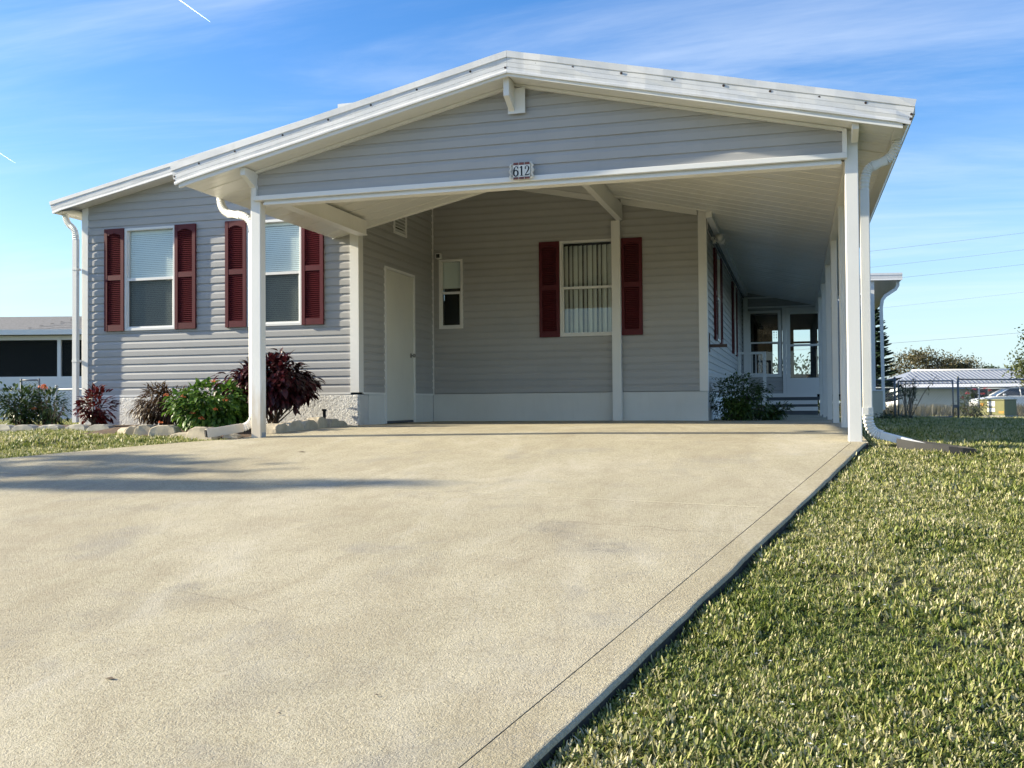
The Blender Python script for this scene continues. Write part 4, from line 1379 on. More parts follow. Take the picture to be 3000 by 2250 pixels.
GA = 'grey edging blocks in front of the left bed'
row = [(-11.75, 'block under the leafy bush, cut by the left picture edge'), (-11.37, 'block just left of the bush with pale green leaves'), (-10.98, 'block below the middle of the pale green leafy bush'), (-10.58, 'block in front of the orange flowering plant'), (-10.20, 'whitish topped block just left of the house corner'), (-9.80, 'block directly below the corner downspout of the house'), (-9.40, 'block at the left foot of the small red croton'), (-9.02, 'block below the small red croton, half in its shade'), (-8.62, 'block right of the small red croton, last of the back row')]
for i, (x, lb) in enumerate(row):
    stone(x, 10.86 + .03 * math.sin(i * 2), random.uniform(-.06, .06), .37, .12, .15, 'grey edging ' + lb, M['stone_grey'], i + 1, GA)
GB = 'tan edging stones round the front of the bed'
arcst = [(-7.45, 9.80, 1.2, .16, .11, 'small tan edging stone at the left turn of the bed'), (-7.29, 9.70, .45, .17, .125, 'tan edging stone with slanted ends, second from the left turn'), (-7.05, 9.61, .12, .215, .14, 'squarish pale tan edging stone below the bronze bush'), (-6.72, 9.50, .10, .33, .14, 'long pale edging stone with cut corners left of the green bush'), (-6.29, 9.27, .05, .36, .09, 'low brown edging stone sunk in soil below the green bush'), (-6.00, 9.13, -.05, .34, .15, 'big rounded grey stone below the green bush near the downspout'), (-5.72, 9.24, .2, .18, .08, 'small orange brown stone behind the left downspout outlet')]
for i, (x, y, rz, L_, H, lb) in enumerate(arcst):
    stone(x, y, rz, L_, H, .17, lb, M['stone'], 20 + i, GB)
GC = 'edging stones right of the left carport post'
rst = [(-5.33, 9.45, 'edging stone touching the right side of the left carport post', .15), (-5.33, 9.78, 'edging stone in shade under the maroon bush stem', .16), (-5.34, 10.12, 'tall edging stone with a sloping left side under the maroon bush', .17), (-5.36, 10.46, 'edging stone right below the maroon bush edge', .19), (-5.38, 10.80, 'edging stone left of the short black pipe', .17), (-5.42, 11.12, 'edging stone right of the short black pipe', .14), (-5.46, 11.42, 'lowest small edging stone against the stucco corner', .09)]
for i, (x, y, lb, H) in enumerate(rst):
    stone(x, y, math.pi / 2 + random.uniform(-.15, .15), .33, H, .17, lb, M['stone'], 40 + i, GC, .02)


# ------------------------------------------------------------------ plants
def leaf_mesh(name, L_, Wd, mat, fold=.25, curl=.2, n=4):
    mb = MB()
    vs, fs = [], []
    for i in range(n + 1):
        t = i / n
        w = Wd * math.sin(math.pi * min(1, (t * .92 + .06))) ** .8 * (1 - .15 * t)
        z = -curl * L_ * t * t
        vs += [(-w / 2, t * L_, z + fold * w / 2), (0, t * L_, z), (w / 2, t * L_, z + fold * w / 2)]
    for i in range(n):
        a = i * 3
        fs += [(a, a + 1, a + 4, a + 3), (a + 1, a + 2, a + 5, a + 4)]
    mb.add(vs, fs, True)
    return mb.mesh(name, mat)


def leaf_matrix(pos, out, rnd, droop=.3, size=1.0):
    d = (out + Vector((rnd.uniform(-1, 1), rnd.uniform(-1, 1), rnd.uniform(-1, 1))) * .55)
    d.z -= droop * rnd.random()
    d.normalize()
    upv = Vector((rnd.uniform(-.4, .4), rnd.uniform(-.4, .4), 1))
    xx = d.cross(upv).normalized(); zz = xx.cross(d).normalized()
    s = size * rnd.uniform(.65, 1.2)
    m = Matrix((xx * s, d * s, zz * s)).transposed().to_4x4()
    m.translation = pos
    return m


def put_leaves(root, mesh, mats, singles=220, name='leaf', bulk='foliage'):
    """the leaves nearest the viewer are parts of their own, the rest one part"""
    mats = sorted(mats, key=lambda m: (root.matrix_world.translation + m.translation - CAM).length)
    base = root.location
    for m in mats[:singles]:
        o = link_mesh(name, mesh, root)
        o.matrix_local = m
    rest = mats[singles:]
    if rest:
        nv = len(mesh.vertices)
        co = np.empty(nv * 3); mesh.vertices.foreach_get('co', co); co = co.reshape(-1, 3)
        polys = [tuple(p.vertices) for p in mesh.polygons]
        V = []; F = []
        for k, m in enumerate(rest):
            a = np.array(m)
            V.append(co @ a[:3, :3].T + a[:3, 3])
            F += [tuple(i + k * nv for i in p) for p in polys]
        me = bpy.data.meshes.new(bulk)
        me.from_pydata(np.vstack(V).tolist(), [], F)
        me.materials.append(mesh.materials[0])
        me.polygons.foreach_set('use_smooth', [True] * len(me.polygons))
        o = link_mesh(bulk, me, root); o['kind'] = 'stuff'


def shrub(name, loc, rad, nleaf, leafm, stem_mat, label, cat, seed, nstem=9, clusters=26, size=1.0, droop=.3, singles=220, spread=.16, group=None, zc=None, upright=0.0):
    rnd = random.Random(seed)
    root = tag(empty(name, loc), label, cat, group)
    rx, ry, rz = rad
    zc = zc if zc is not None else rz
    cl = []
    for i in range(clusters):
        while True:
            p = Vector((rnd.uniform(-1, 1), rnd.uniform(-1, 1), rnd.uniform(-1, 1)))
            if .45 < p.length < 1: break
        if p.z < -.75: p.z = -.6
        k = rnd.uniform(.86, 1.02) / max(.8, p.length)
        cl.append(Vector((p.x * rx * k, p.y * ry * k, zc + p.z * rz * k)))
    st = MB()
    for i, c in enumerate(cl[:max(nstem, 1) * 2]):
        b0 = Vector((rnd.uniform(-.06, .06), rnd.uniform(-.06, .06), 0))
        mid = b0.lerp(c, .5) + Vector((rnd.uniform(-.05, .05), rnd.uniform(-.05, .05), rnd.uniform(0, .06)))
        st.tube([b0, mid, c], [.010, .007, .003], 5)
    st.build('stem', stem_mat, root)
    ms = []
    for i in range(nleaf):
        c = cl[i % len(cl)]
        if i % 4 == 0:
            q_ = rnd.uniform(.15, .75); c = Vector((c.x * q_, c.y * q_, zc + (c.z - zc) * q_ - rz * .2))
        p = c + Vector((rnd.gauss(0, spread * rx * 1.3), rnd.gauss(0, spread * ry * 1.3), rnd.gauss(0, spread * rz * 1.5)))
        if p.z < .02: p.z = .02 + rnd.random() * .05
        out = Vector((p.x / rx, p.y / ry, (p.z - zc) / rz * .8 + upright))
        if out.length < .05: out = Vector((0, 0, 1))
        ms.append(leaf_matrix(p, out.normalized(), rnd, droop, size))
    put_leaves(root, leafm, ms, singles)
    return root, cl


def flower_cluster(root, pos, r, mat, seed, n=14, name='flower_head'):
    rnd = random.Random(seed)
    mb = MB()
    for i in range(n):
        d = Vector((rnd.gauss(0, 1), rnd.gauss(0, 1), abs(rnd.gauss(0, .6)))).normalized()
        c = Vector(pos) + d * r * rnd.uniform(.5, 1)
        u = d.cross(Vector((0.3, .2, 1))).normalized(); w = d.cross(u)
        q = r * .38
        mb.add([c + u * q, c + (u + w) * q * .2, c + w * q, c + (w - u) * q * .2, c - u * q, c - (u + w) * q * .2, c - w * q, c + (u - w) * q * .2, c + d * q * .3], [(0, 1, 8), (1, 2, 8), (2, 3, 8), (3, 4, 8), (4, 5, 8), (5, 6, 8), (6, 7, 8), (7, 0, 8)])
    return mb.build(name, mat, root)


lf_green = leaf_mesh('leaf', .082, .054, M['leaf_green'], .3, .35)
lf_copper = leaf_mesh('leaf', .105, .062, M['leaf_copper'], .25, .45)
lf_red = leaf_mesh('leaf', .085, .040, M['leaf_red'], .25, .15)
lf_bronze = leaf_mesh('leaf', .095, .020, M['leaf_bronze'], .2, .5)
M['leaf_hedge'] = leafmat('leaf_hedge_green', [(0.1, (0.018, 0.042, 0.007)), (0.6, (0.048, 0.090, 0.014)), (1, (0.12, 0.17, 0.04))], trans=0.2)
lf_dark = leaf_mesh('leaf', .060, .038, M['leaf_hedge'], .25, .2)
lf_mid = leaf_mesh('leaf', .055, .026, M['leaf_tree'], .25, .2)
lf_pale = leaf_mesh('leaf', .070, .036, M['leaf_mid'], .25, .2)

BZ = -.02
r1, cl1 = shrub('green_shrub', (-6.36, 9.85, BZ), (.47, .42, .27), 2300, lf_green, M['bark'], 'bright green leafy shrub with small orange flowers beside the left post', 'shrub', 1, size=.95, clusters=80, zc=.26, droop=.8, spread=.085, singles=280)
for i, (x, z) in enumerate(((-.10, .38), (.25, .55), (-.34, .40), (.12, .14), (.28, .24), (.40, .34), (-.42, .10), (.02, .20))):
    flower_cluster(r1, (x, -.40 + .1 * abs(x), z), .032, M['flower_orange'], i)
shrub('copper_shrub', (-6.14, 10.85, 0.0), (.46, .40, .29), 2300, lf_copper, M['bark'], 'dark maroon copperleaf shrub behind the left post, against the wall', 'shrub', 2, clusters=75, zc=.53, droop=.7, nstem=12, spread=.085, singles=280)
shrub('copper_shrub', (-6.62, 11.10, 0.0), (.36, .34, .20), 1200, lf_copper, M['bark'], 'reddish maroon shrub showing left of the post above the green shrub', 'shrub', 3, clusters=26, zc=.58, droop=.7, nstem=8, singles=160)
shrub('croton', (-9.04, 11.22, 0.0), (.21, .20, .24), 520, lf_red, M['bark'], 'small glossy dark red croton at the left corner of the house', 'shrub', 4, clusters=20, zc=.27, droop=.1, upright=.1, spread=.12)
shrub('bronze_shrub', (-7.80, 11.05, 0.02), (.38, .34, .23), 2600, lf_bronze, M['bark'], 'bronze brown bush of narrow leaves under the left window', 'shrub', 5, clusters=90, zc=.26, droop=.6, spread=.085)
shrub('leafy_bush', (-11.10, 12.15, 0.0), (.30, .3, .28), 1300, lf_pale, M['bark'], 'loose green bush with pale leaves at the left edge of the picture', 'bush', 6, clusters=50, zc=.30, singles=200, upright=.2, spread=.14)
ro, _ = shrub('flowering_plant', (-10.62, 12.2, 0.0), (.24, .22, .22), 650, lf_pale, M['bark'], 'straggly plant with orange flower heads left of the house corner', 'plant', 7, clusters=14, zc=.27, singles=150)
flower_cluster(ro, (-.02, -.1, .55), .07, M['flower_orange'], 3, 26)
flower_cluster(ro, (-.12, -.16, .24), .045, M['flower_orange'], 4, 16)
m = MB(); m.tube([(0, 0, .05), (0, -.06, .3), (-.02, -.09, .55)], [.006, .005, .004], 5)
rnd = random.Random(5)
for i in range(12):
    a = rnd.uniform(-.1, .45)
    m.tube([(a * .4, -.05, .03), (a * .8, -.12, .18 + .1 * rnd.random()), (a, -.18, .10 + .25 * rnd.random())], [.004, .003, .002], 4)
m.build('stem', M['bark_grey'], ro)
# low creeping sprigs in the bed
rg, cg = shrub('dark_bush', (-.80, 15.05, -.01), (.46, .36, .34), 4200, lf_dark, M['bark'], 'rounded dark green bush at the foot of the house corner in the carport', 'bush', 8, clusters=130, zc=.31, singles=280, spread=.075, droop=.7, size=.72)
shrub('fern_clump', (-.33, 15.45, -.01), (.22, .2, .12), 900, lf_pale, M['bark'], 'low lighter green clump at the right side of the dark bush', 'plant', 9, clusters=16, zc=.12, singles=120)
shrub('small_weed', (2.05, 24.2, ground_z(2, 24.2)), (.42, .25, .10), 240, lf_pale, M['bark'], 'sprawling green weed on the grass below the porch downspout', 'plant', 10, clusters=14, zc=.14, singles=60)

# ------------------------------------------------------------------ grass (geometry-nodes instancing of small tufts)
tuft_col = bpy.data.collections.new('grass_tufts')


def tuft(seed, nb, rad, h, wd):
    rnd = random.Random(seed)
    V, F, T = [], [], []
    for i in range(nb):
        a = rnd.uniform(0, 2 * math.pi); rr = rad * math.sqrt(rnd.random())
        bxp, byp = rr * math.cos(a), rr * math.sin(a)
        la = rnd.uniform(0, 2 * math.pi); lean = rnd.uniform(.15, 1.15)
        hh = h * rnd.uniform(.55, 1.15) * (1.5 if rnd.random() < .03 else 1); w = wd * rnd.uniform(.7, 1.2)
        dirv = Vector((math.cos(la), math.sin(la), 0)); sidev = Vector((-dirv.y, dirv.x, 0))
        b0 = len(V)
        for k, t in enumerate((0, .45, .85, 1.0)):
            ang = lean * (0.35 + .75 * t)
            p = Vector((bxp, byp, -.005)) + dirv * (hh * t * math.sin(ang)) + Vector((0, 0, hh * t * math.cos(ang)))
            ww = w * (1.0, 1.0, .72, .22)[k] / 2
            V += [p - sidev * ww, p + sidev * ww]
        for k in range(3):
            F.append((b0 + 2 * k, b0 + 2 * k + 1, b0 + 2 * k + 3, b0 + 2 * k + 2))
        t_ = min(1, max(0, rnd.gauss(.49, .29)))
        T += [t_] * 8
    me = bpy.data.meshes.new('grass_tuft')
    me.from_pydata([tuple(v) for v in V], [], F)
    at = me.attributes.new('tint', 'FLOAT', 'POINT')
    at.data.foreach_set('value', T)
    me.materials.append(M['grass'])
    o = bpy.data.objects.new('grass_tuft', me)
    tuft_col.objects.link(o)


for i in range(8): tuft(100 + i, 18, .036, .035, .0063)


def make_grass(name, P, S, label=None):
    n = len(P)
    me = bpy.data.meshes.new(name)
    me.vertices.add(n)
    me.vertices.foreach_set('co', np.asarray(P, dtype=np.float32).ravel())
    a = me.attributes.new('rot', 'FLOAT_VECTOR', 'POINT')
    rot = np.zeros((n, 3), dtype=np.float32); rot[:, 2] = RNG.uniform(0, 6.283, n); rot[:, 0] = RNG.normal(0, .12, n); rot[:, 1] = RNG.normal(0, .12, n)
    a.data.foreach_set('vector', rot.ravel())
    a = me.attributes.new('scl', 'FLOAT', 'POINT'); a.data.foreach_set('value', np.asarray(S, dtype=np.float32))
    a = me.attributes.new('idx', 'INT', 'POINT'); a.data.foreach_set('value', RNG.integers(0, 8, n).astype(np.int32))
    o = link_mesh(name, me)
    ng = bpy.data.node_groups.new(name, 'GeometryNodeTree')
    ng.interface.new_socket('Geometry', in_out='INPUT', socket_type='NodeSocketGeometry')
    ng.interface.new_socket('Geometry', in_out='OUTPUT', socket_type='NodeSocketGeometry')
    N = ng.nodes.new
    gi, go = N('NodeGroupInput'), N('NodeGroupOutput')
    ip = N('GeometryNodeInstanceOnPoints'); ci = N('GeometryNodeCollectionInfo')
    ci.inputs['Collection'].default_value = tuft_col
    ci.inputs['Separate Children'].default_value = True
    ci.inputs['Reset Children'].default_value = True
    ip.inputs['Pick Instance'].default_value = True

    def at(nm, ty):
        k = N('GeometryNodeInputNamedAttribute'); k.data_type = ty; k.inputs['Name'].default_value = nm
        return k.outputs[0]
    l = ng.links.new
    l(gi.outputs[0], ip.inputs['Points']); l(ci.outputs[0], ip.inputs['Instance'])
    l(at('idx', 'INT'), ip.inputs['Instance Index'])
    e2r = N('FunctionNodeEulerToRotation'); l(at('rot', 'FLOAT_VECTOR'), e2r.inputs[0]); l(e2r.outputs[0], ip.inputs['Rotation'])
    l(at('scl', 'FLOAT'), ip.inputs['Scale'])
    l(ip.outputs[0], go.inputs[0])
    md = o.modifiers.new('scatter', 'NODES'); md.node_group = ng
    return tag(o, label, None, None, 'stuff')


def edge_x(y):
    if y > 8.72: return 0.575
    return E0[0] + (E1[0] - E0[0]) * (8.72 - y) / 9.12


def dens(d):
    return 2300 if d < 4.5 else 1600 if d < 7 else 950 if d < 11 else 480 if d < 18 else 200


def scatter(x0, x1, y0, y1, inside, fine=1.0, cell=.5):
    P, S = [], []
    for yy in np.arange(y0, y1, cell):
        for xx in np.arange(x0, x1, cell):
            v = Vector((xx + cell / 2, yy + cell / 2, 0)) - Vector((0, 0, 0))
            c = right.dot(v - CAM), fwd.dot(v - CAM)
            d = v.length
            if c[1] < 1.2 or abs(c[0]) > c[1] * .56 + 1.0: continue
            k = int(dens(d) * cell * cell * fine)
            for _ in range(k):
                x, y = xx + RNG.random() * cell, yy + RNG.random() * cell
                if not inside(x, y): continue
                lump = mnoise.noise((x * 2.2, y * 2.2, 1.7)); thin = mnoise.noise((x * .9, y * .9, 8.1))
                if thin > .28 and RNG.random() < .7: continue
                P.append((x, y, ground_z(x, y)))
                S.append((1.0 if d < 7 else 1.2 if d < 11 else 1.6 if d < 18 else 2.4) * (1 + .55 * lump) * RNG.uniform(.8, 1.25))
    return P, S


P, S = scatter(-2.0, 7.5, 1.0, 33.0, lambda x, y: x > edge_x(y) + .030 + .034 * mnoise.noise((y * 6, 0, 3)) + .02 * mnoise.noise((y * 23, 2, 3)) and not (x < 2.0 and y > 25))
make_grass('lawn_grass', P, S, 'short patchy green and straw grass right of the driveway')


def left_edge_y(x):
    xs = [-12, -9.6, -8.4, -7.6, -7.05, -6.6, -6.13, -5.75, -5.33]; ys = [0, 2.5, 5.6, 6.89, 7.42, 7.83, 8.20, 8.46, 8.72]
    return float(np.interp(x, xs, ys))


def in_left(x, y):
    if x > -5.35: return False
    if y < left_edge_y(x) + .04: return False
    lim = 10.78 if x < -8.3 else (9.66 if x < -7.3 else 9.35 if x < -6.3 else 9.0)
    return y < lim


P2, S2 = scatter(-16, -5.3, 3.0, 10.9, in_left, 1.3)
P3, S3 = scatter(-22, -9.9, 13.0, 24.0, lambda x, y: True, 1.0)
make_grass('lawn_grass', P2 + P3, S2 + S3, 'short sunlit grass left of the driveway')

# white wildflowers in the near lawn
m = MB()
for i in range(60):
    y = 2.4 + 4.5 * RNG.random() ** 1.3; x = edge_x(y) + .08 + 1.6 * RNG.random() ** 1.5
    z = ground_z(x, y) + .052 + .012 * RNG.random()
    r_ = .005
    for k in range(5):
        a = 2 * math.pi * k / 5; c, s_ = math.cos(a), math.sin(a)
        m.add([(x, y, z), (x + r_ * c - r_ * .5 * s_, y + r_ * s_ + r_ * .5 * c, z + .002), (x + 1.7 * r_ * c, y + 1.7 * r_ * s_, z + .003), (x + r_ * c + r_ * .5 * s_, y + r_ * s_ - r_ * .5 * c, z + .002)], [(0, 1, 2, 3)])
tag(m.build('clover_flowers', M['flower_white']), 'tiny white wildflowers in the grass near the driveway', None, None, 'stuff')
# bits of leaf litter on the driveway
m = MB()
for (x, y, a, L_) in ((-5.35, 5.28, .2, .03), (-2.9, 2.95, .1, .016), (-2.35, 3.0, 0, .025), (-1.35, 3.05, .3, .012), (-4.2, 7.9, 0, .04), (-1.6, 2.85, .3, .012), (-3.4, 2.9, .2, .014)):
    z = slab_z(x, y) + .003
    c, s_ = math.cos(a) * L_, math.sin(a) * L_
    m.add([(x - c, y - s_, z), (x + s_ * .3, y - c * .3, z + .004), (x + c, y + s_, z), (x - s_ * .3, y + c * .3, z + .006)], [(0, 1, 2, 3)])
tag(m.build('leaf_litter', M['bark']), 'few dark leaf scraps scattered over the driveway', None, None, 'stuff')


# ------------------------------------------------------------------ trees
def leafy_tree(name, loc, height, crown_c, crown_r, nclump, nleaf, leaf_size, leaf_mat, label, cat='tree', seed=1, trunk_r=.16, twigs=True, group=None, bark=None, flat=1.0):
    rnd = random.Random(seed)
    root = tag(empty(name, loc), label, cat, group)
    bark = bark or M['bark']
    tr = MB()
    fork = height * .28
    tr.tube([(0, 0, -.3), (.03, 0, fork * .5), (.0, .03, fork)], [trunk_r * 1.25, trunk_r, trunk_r * .85], 8)
    cl = []
    for i in range(nclump):
        while True:
            p = Vector((rnd.uniform(-1, 1), rnd.uniform(-1, 1), rnd.uniform(-1, 1)))
            if .35 < p.length < 1: break
        k = rnd.uniform(.8, 1.1)
        cl.append(Vector((p.x * crown_r[0] * k, p.y * crown_r[1] * k, crown_c + p.z * crown_r[2] * k)))
    main = [Vector((rnd.uniform(-.5, .5) * crown_r[0], rnd.uniform(-.5, .5) * crown_r[1], crown_c + rnd.uniform(-.4, .3) * crown_r[2])) for _ in range(6)]
    for q in main:
        tr.tube([(0, .03, fork), Vector((0, .03, fork)).lerp(q, .5) + Vector((0, 0, .1 * height * .3)), q], [trunk_r * .7, trunk_r * .45, trunk_r * .25], 6)
    for c in cl:
        q = min(main, key=lambda a: (a - c).length)
        tr.tube([q, q.lerp(c, .55) + Vector((rnd.uniform(-.1, .1), rnd.uniform(-.1, .1), .08)) * height * .1, c], [trunk_r * .22, trunk_r * .13, trunk_r * .05], 4)
        if twigs:
            for _ in range(5):
                d = Vector((rnd.gauss(0, 1), rnd.gauss(0, 1), rnd.gauss(.4, .8))).normalized() * crown_r[0] * rnd.uniform(.12, .28)
                tr.tube([c, c + d * .6, c + d], [trunk_r * .06, trunk_r * .04, trunk_r * .02], 3)
    tr.build('trunk', bark, root)
    V = np.empty((nleaf * 4, 3)); rs = np.random.default_rng(seed)
    cidx = rs.integers(0, nclump, nleaf)
    cc = np.array([tuple(c) for c in cl])[cidx]
    sig = np.array(crown_r) * .17
    pos = cc + rs.normal(0, 1, (nleaf, 3)) * sig
    u = rs.normal(0, 1, (nleaf, 3)); u /= np.linalg.norm(u, axis=1)[:, None]
    w = rs.normal(0, 1, (nleaf, 3)); w -= (w * u).sum(1)[:, None] * u; w /= np.linalg.norm(w, axis=1)[:, None]
    s = leaf_size * rs.uniform(.6, 1.3, nleaf)[:, None]
    V[0::4] = pos - u * s; V[1::4] = pos + w * s * .42; V[2::4] = pos + u * s; V[3::4] = pos - w * s * .42
    me = bpy.data.meshes.new('crown')
    me.from_pydata(V.tolist(), [], [(4 * i, 4 * i + 1, 4 * i + 2, 4 * i + 3) for i in range(nleaf)])
    me.materials.append(leaf_mat)
    o = link_mesh('crown', me, root)
    return root


def GZl(x, y): return ground_z(x, y)


leafy_tree('bare_tree', (15.4, 129, -.3), 7.0, 3.9, (4.9, 4.0, 2.9), 46, 9000, .17, M['leaf_olive'], 'wide brownish half bare tree behind the metal roofed house', seed=21, bark=M['bark_grey'], trunk_r=.3)
leafy_tree('bare_tree', (20.0, 133, -.3), 6.0, 4.0, (2.6, 2.6, 2.0), 22, 1500, .14, M['leaf_olive'], 'greyer thin twigged tree at the right end of the brownish tree', seed=22, bark=M['bark_grey'], trunk_r=.25)
leafy_tree('oak_tree', (20.2, 88, -.3), 6.8, 3.7, (2.9, 2.9, 2.9), 44, 9000, .15, M['leaf_tree'], 'tall green tree with feathery top at the right picture edge', seed=23)
leafy_tree('round_tree', (28.6, 166, -.4), 6.2, 4.3, (2.6, 2.6, 1.5), 24, 5000, .2, M['leaf_darkgreen'], 'small dark round tree just above the metal roof', seed=24)
leafy_tree('round_tree', (33.5, 170, -.4), 5.4, 3.6, (3.2, 2.6, 1.4), 22, 4000, .2, M['leaf_darkgreen'], 'low dark tree between the round tree and the tall right tree', seed=25)
# trees out of view to the left: their long shadows fall across the driveway
leafy_tree('shade_tree', (-18.4, 5.25, -.6), 6.4, 5.2, (1.7, .55, .62), 24, 650, .10, M['leaf_tree'], 'flat topped leafy tree out of view left of the driveway', seed=26, trunk_r=.08)
leafy_tree('shade_tree', (-23.3, 3.55, -.8), 8.6, 7.9, (1.5, .22, .42), 20, 650, .10, M['leaf_tree'], 'taller thin tree out of view beyond the left lawn', seed=27, trunk_r=.06)
leafy_tree('shade_tree', (-16.6, 5.6, -.6), 3.4, 2.5, (1.2, .45, .45), 16, 1500, .10, M['leaf_tree'], 'small tree out of view at the left lawn edge', seed=28, trunk_r=.06)

# norfolk pine
pine = tag(empty('norfolk_pine', (3.50, 47.8, -.2)), 'dark tiered norfolk pine behind the porch downspout', 'tree')
m = MB(); m.tube([(0, 0, -.2), (0, 0, 5.1)], [.13, .02], 7); m.build('trunk', M['bark'], pine)
m = MB()
rnd = random.Random(3)
H = 5.0
for k in range(24):
    z = .45 + k * (H - .5) / 24
    z0k = z
    rr = rr0 = 1.35 * (1 - z / (H + .15)) ** .85 + .05
    for i in range(11):
        a = 2 * math.pi * i / 11 + k * .7 + rnd.uniform(-.2, .2)
        z = z0k + rnd.uniform(-.09, .09); rr = rr0 * rnd.uniform(.78, 1.08)
        dv = Vector((math.cos(a), math.sin(a), 0)); sd = Vector((-dv.y, dv.x, 0))
        pts = [Vector((0, 0, z)) + dv * rr * t + Vector((0, 0, .10 * rr * (t * t * 1.8 - .5 * t))) for t in (0, .35, .7, 1)]
        m.tube(pts, [.03, .055, .055, .02], 5, False)
        for q in range(7):
            t = .25 + .75 * q / 7
            p = Vector((0, 0, z)) + dv * rr * t + Vector((0, 0, .10 * rr * (t * t * 1.8 - .5 * t)))
            for s_ in (-1, 1):
                e = p + sd * s_ * .16 * (1.1 - t * .6) * min(1, rr) + dv * .10 + Vector((0, 0, .05))
                m.add([p, p + dv * .05, e, p + Vector((0, 0, .035))], [(0, 1, 2), (0, 2, 3), (1, 3, 2)])
m.build('crown', M['leaf_pine'], pine)

# oleander by the fence, bougainvillea by the utility box
lf_ole = leaf_mesh('leaf', .14, .030, M['leaf_darkgreen'], .2, .15, 2)
rnd = random.Random(31)
ole = tag(empty('oleander', (2.72, 27.0, ground_z(2.7, 27))), 'open oleander shrub with thin stems against the right chain link fence', 'shrub')
m = MB(); tips = []
for i in range(13):
    a = rnd.uniform(0, 6.28); sp = rnd.uniform(.15, .75); h = rnd.uniform(.7, 1.15)
    p0 = Vector((rnd.uniform(-.08, .08), rnd.uniform(-.08, .08), 0)); p2 = Vector((sp * math.cos(a), sp * math.sin(a) * .6, h))
    p1 = p0.lerp(p2, .5) + Vector((0, 0, .1))
    m.tube([p0, p1, p2], [.013, .010, .005], 5); tips.append((p1, p2))
m.build('stem', M['bark_grey'], ole)
ms = []
for i in range(520):
    p1, p2 = tips[i % len(tips)]
    t = rnd.uniform(.1, 1)
    ms.append(leaf_matrix(p1.lerp(p2, t) + Vector((rnd.gauss(0, .04), rnd.gauss(0, .04), rnd.gauss(0, .04))), Vector((rnd.gauss(0, 1), rnd.gauss(0, 1), rnd.gauss(.2, .7))).normalized(), rnd, .2, .75))
put_leaves(ole, lf_ole, ms, 0)
rb_, _ = shrub('flowering_shrub', (5.45, 34.6, ground_z(5.4, 34.6)), (.42, .35, .42), 900, lf_mid, M['bark'], 'green shrub with red flowers left of the utility box', 'shrub', 32, clusters=26, zc=.40, singles=0, size=1.6)
for i, (x, z) in enumerate(((-.15, .80), (.05, .92), (.28, .78), (-.32, .66), (.36, .95), (.5, .88))):
    flower_cluster(rb_, (x, -.1, z), .07, M['flower_red'], 50 + i)

# dry grass strip beyond the fence
V, F = [], []
for i in range(5200):
    x = RNG.uniform(1.8, 12); y = RNG.uniform(40, 47) + (x - 2) * .3
    h = RNG.uniform(.15, .55); w = .03; a = RNG.uniform(0, 3.14); lx, ly = RNG.normal(0, .12, 2)
    z = ground_z(x, y); b0 = len(V)
    V += [(x - w * math.cos(a), y - w * math.sin(a), z), (x + w * math.cos(a), y + w * math.sin(a), z), (x + lx, y + ly, z + h)]
    F.append((b0, b0 + 1, b0 + 2))
me = bpy.data.meshes.new('weeds'); me.from_pydata(V, [], F); me.materials.append(M['leaf_olive'])
tag(link_mesh('weeds', me), 'strip of tall brownish weeds beyond the right fence', None, None, 'stuff')


# ------------------------------------------------------------------ chain link fences
def wire_mesh(mb, p0, p1, z0f, h, step, r):
    p0, p1 = Vector((*p0, 0)), Vector((*p1, 0))
    L_ = (p1 - p0).length; d = (p1 - p0) / L_
    nrm = Vector((-d.y, d.x, 0))
    k = -h
    while k < L_:
        for s_ in (0, 1):
            a0, a1 = (k, k + h) if s_ == 0 else (k + h, k)
            za, zb_ = 0.0, h
            # clip
            pa, pb = (a0, za), (a1, zb_)
            def cl(pa, pb):
                (x0, y0), (x1, y1) = pa, pb
                for lim, sg in ((0, 1), (L_, -1)):
                    if (x0 - lim) * sg < 0 and (x1 - lim) * sg < 0: return None
                    if (x0 - lim) * sg < 0:
                        t = (lim - x0) / (x1 - x0); x0, y0 = lim, y0 + (y1 - y0) * t
                    elif (x1 - lim) * sg < 0:
                        t = (lim - x0) / (x1 - x0); x1, y1 = lim, y0 + (y1 - y0) * t
                return (x0, y0), (x1, y1)
            c = cl(pa, pb)
            if c is None: continue
            (x0, y0), (x1, y1) = c
            A = p0 + d * x0; B = p0 + d * x1
            A.z = z0f(A.x, A.y) + y0 + .03; B.z = z0f(B.x, B.y) + y1 + .03
            mb.tube([A + nrm * (.003 if s_ else -.003), B + nrm * (.003 if s_ else -.003)], r, 3, False, False)
        k += step


def fence(label, posts, h, step=.085, r=.0028, mat=None, rail_r=.021, gapbottom=0.0, name='chain_link_fence', cat='fence', group=None, capped=True):
    mat = mat or M['steel']
    root = tag(empty(name, (0, 0, 0)), label, cat, group)
    for i, (x, y) in enumerate(posts):
        z = ground_z(x, y)
        m = MB(); m.tube([(x, y, z - .1), (x, y, z + h + .06)], .030, 8); m.tube([(x, y, z + h + .06), (x, y, z + h + .09)], [.036, .015], 8); m.build('post', mat, root)
    for (a, b_) in zip(posts[:-1], posts[1:]):
        za, zb_ = ground_z(*a), ground_z(*b_)
        m = MB(); m.tube([(*a, za + h), (*b_, zb_ + h)], rail_r, 8); m.build('top_rail', mat, root)
        m = MB(); wire_mesh(m, a, b_, ground_z, h - .03, step, r); m.build('wire_mesh', mat, root)
    return root


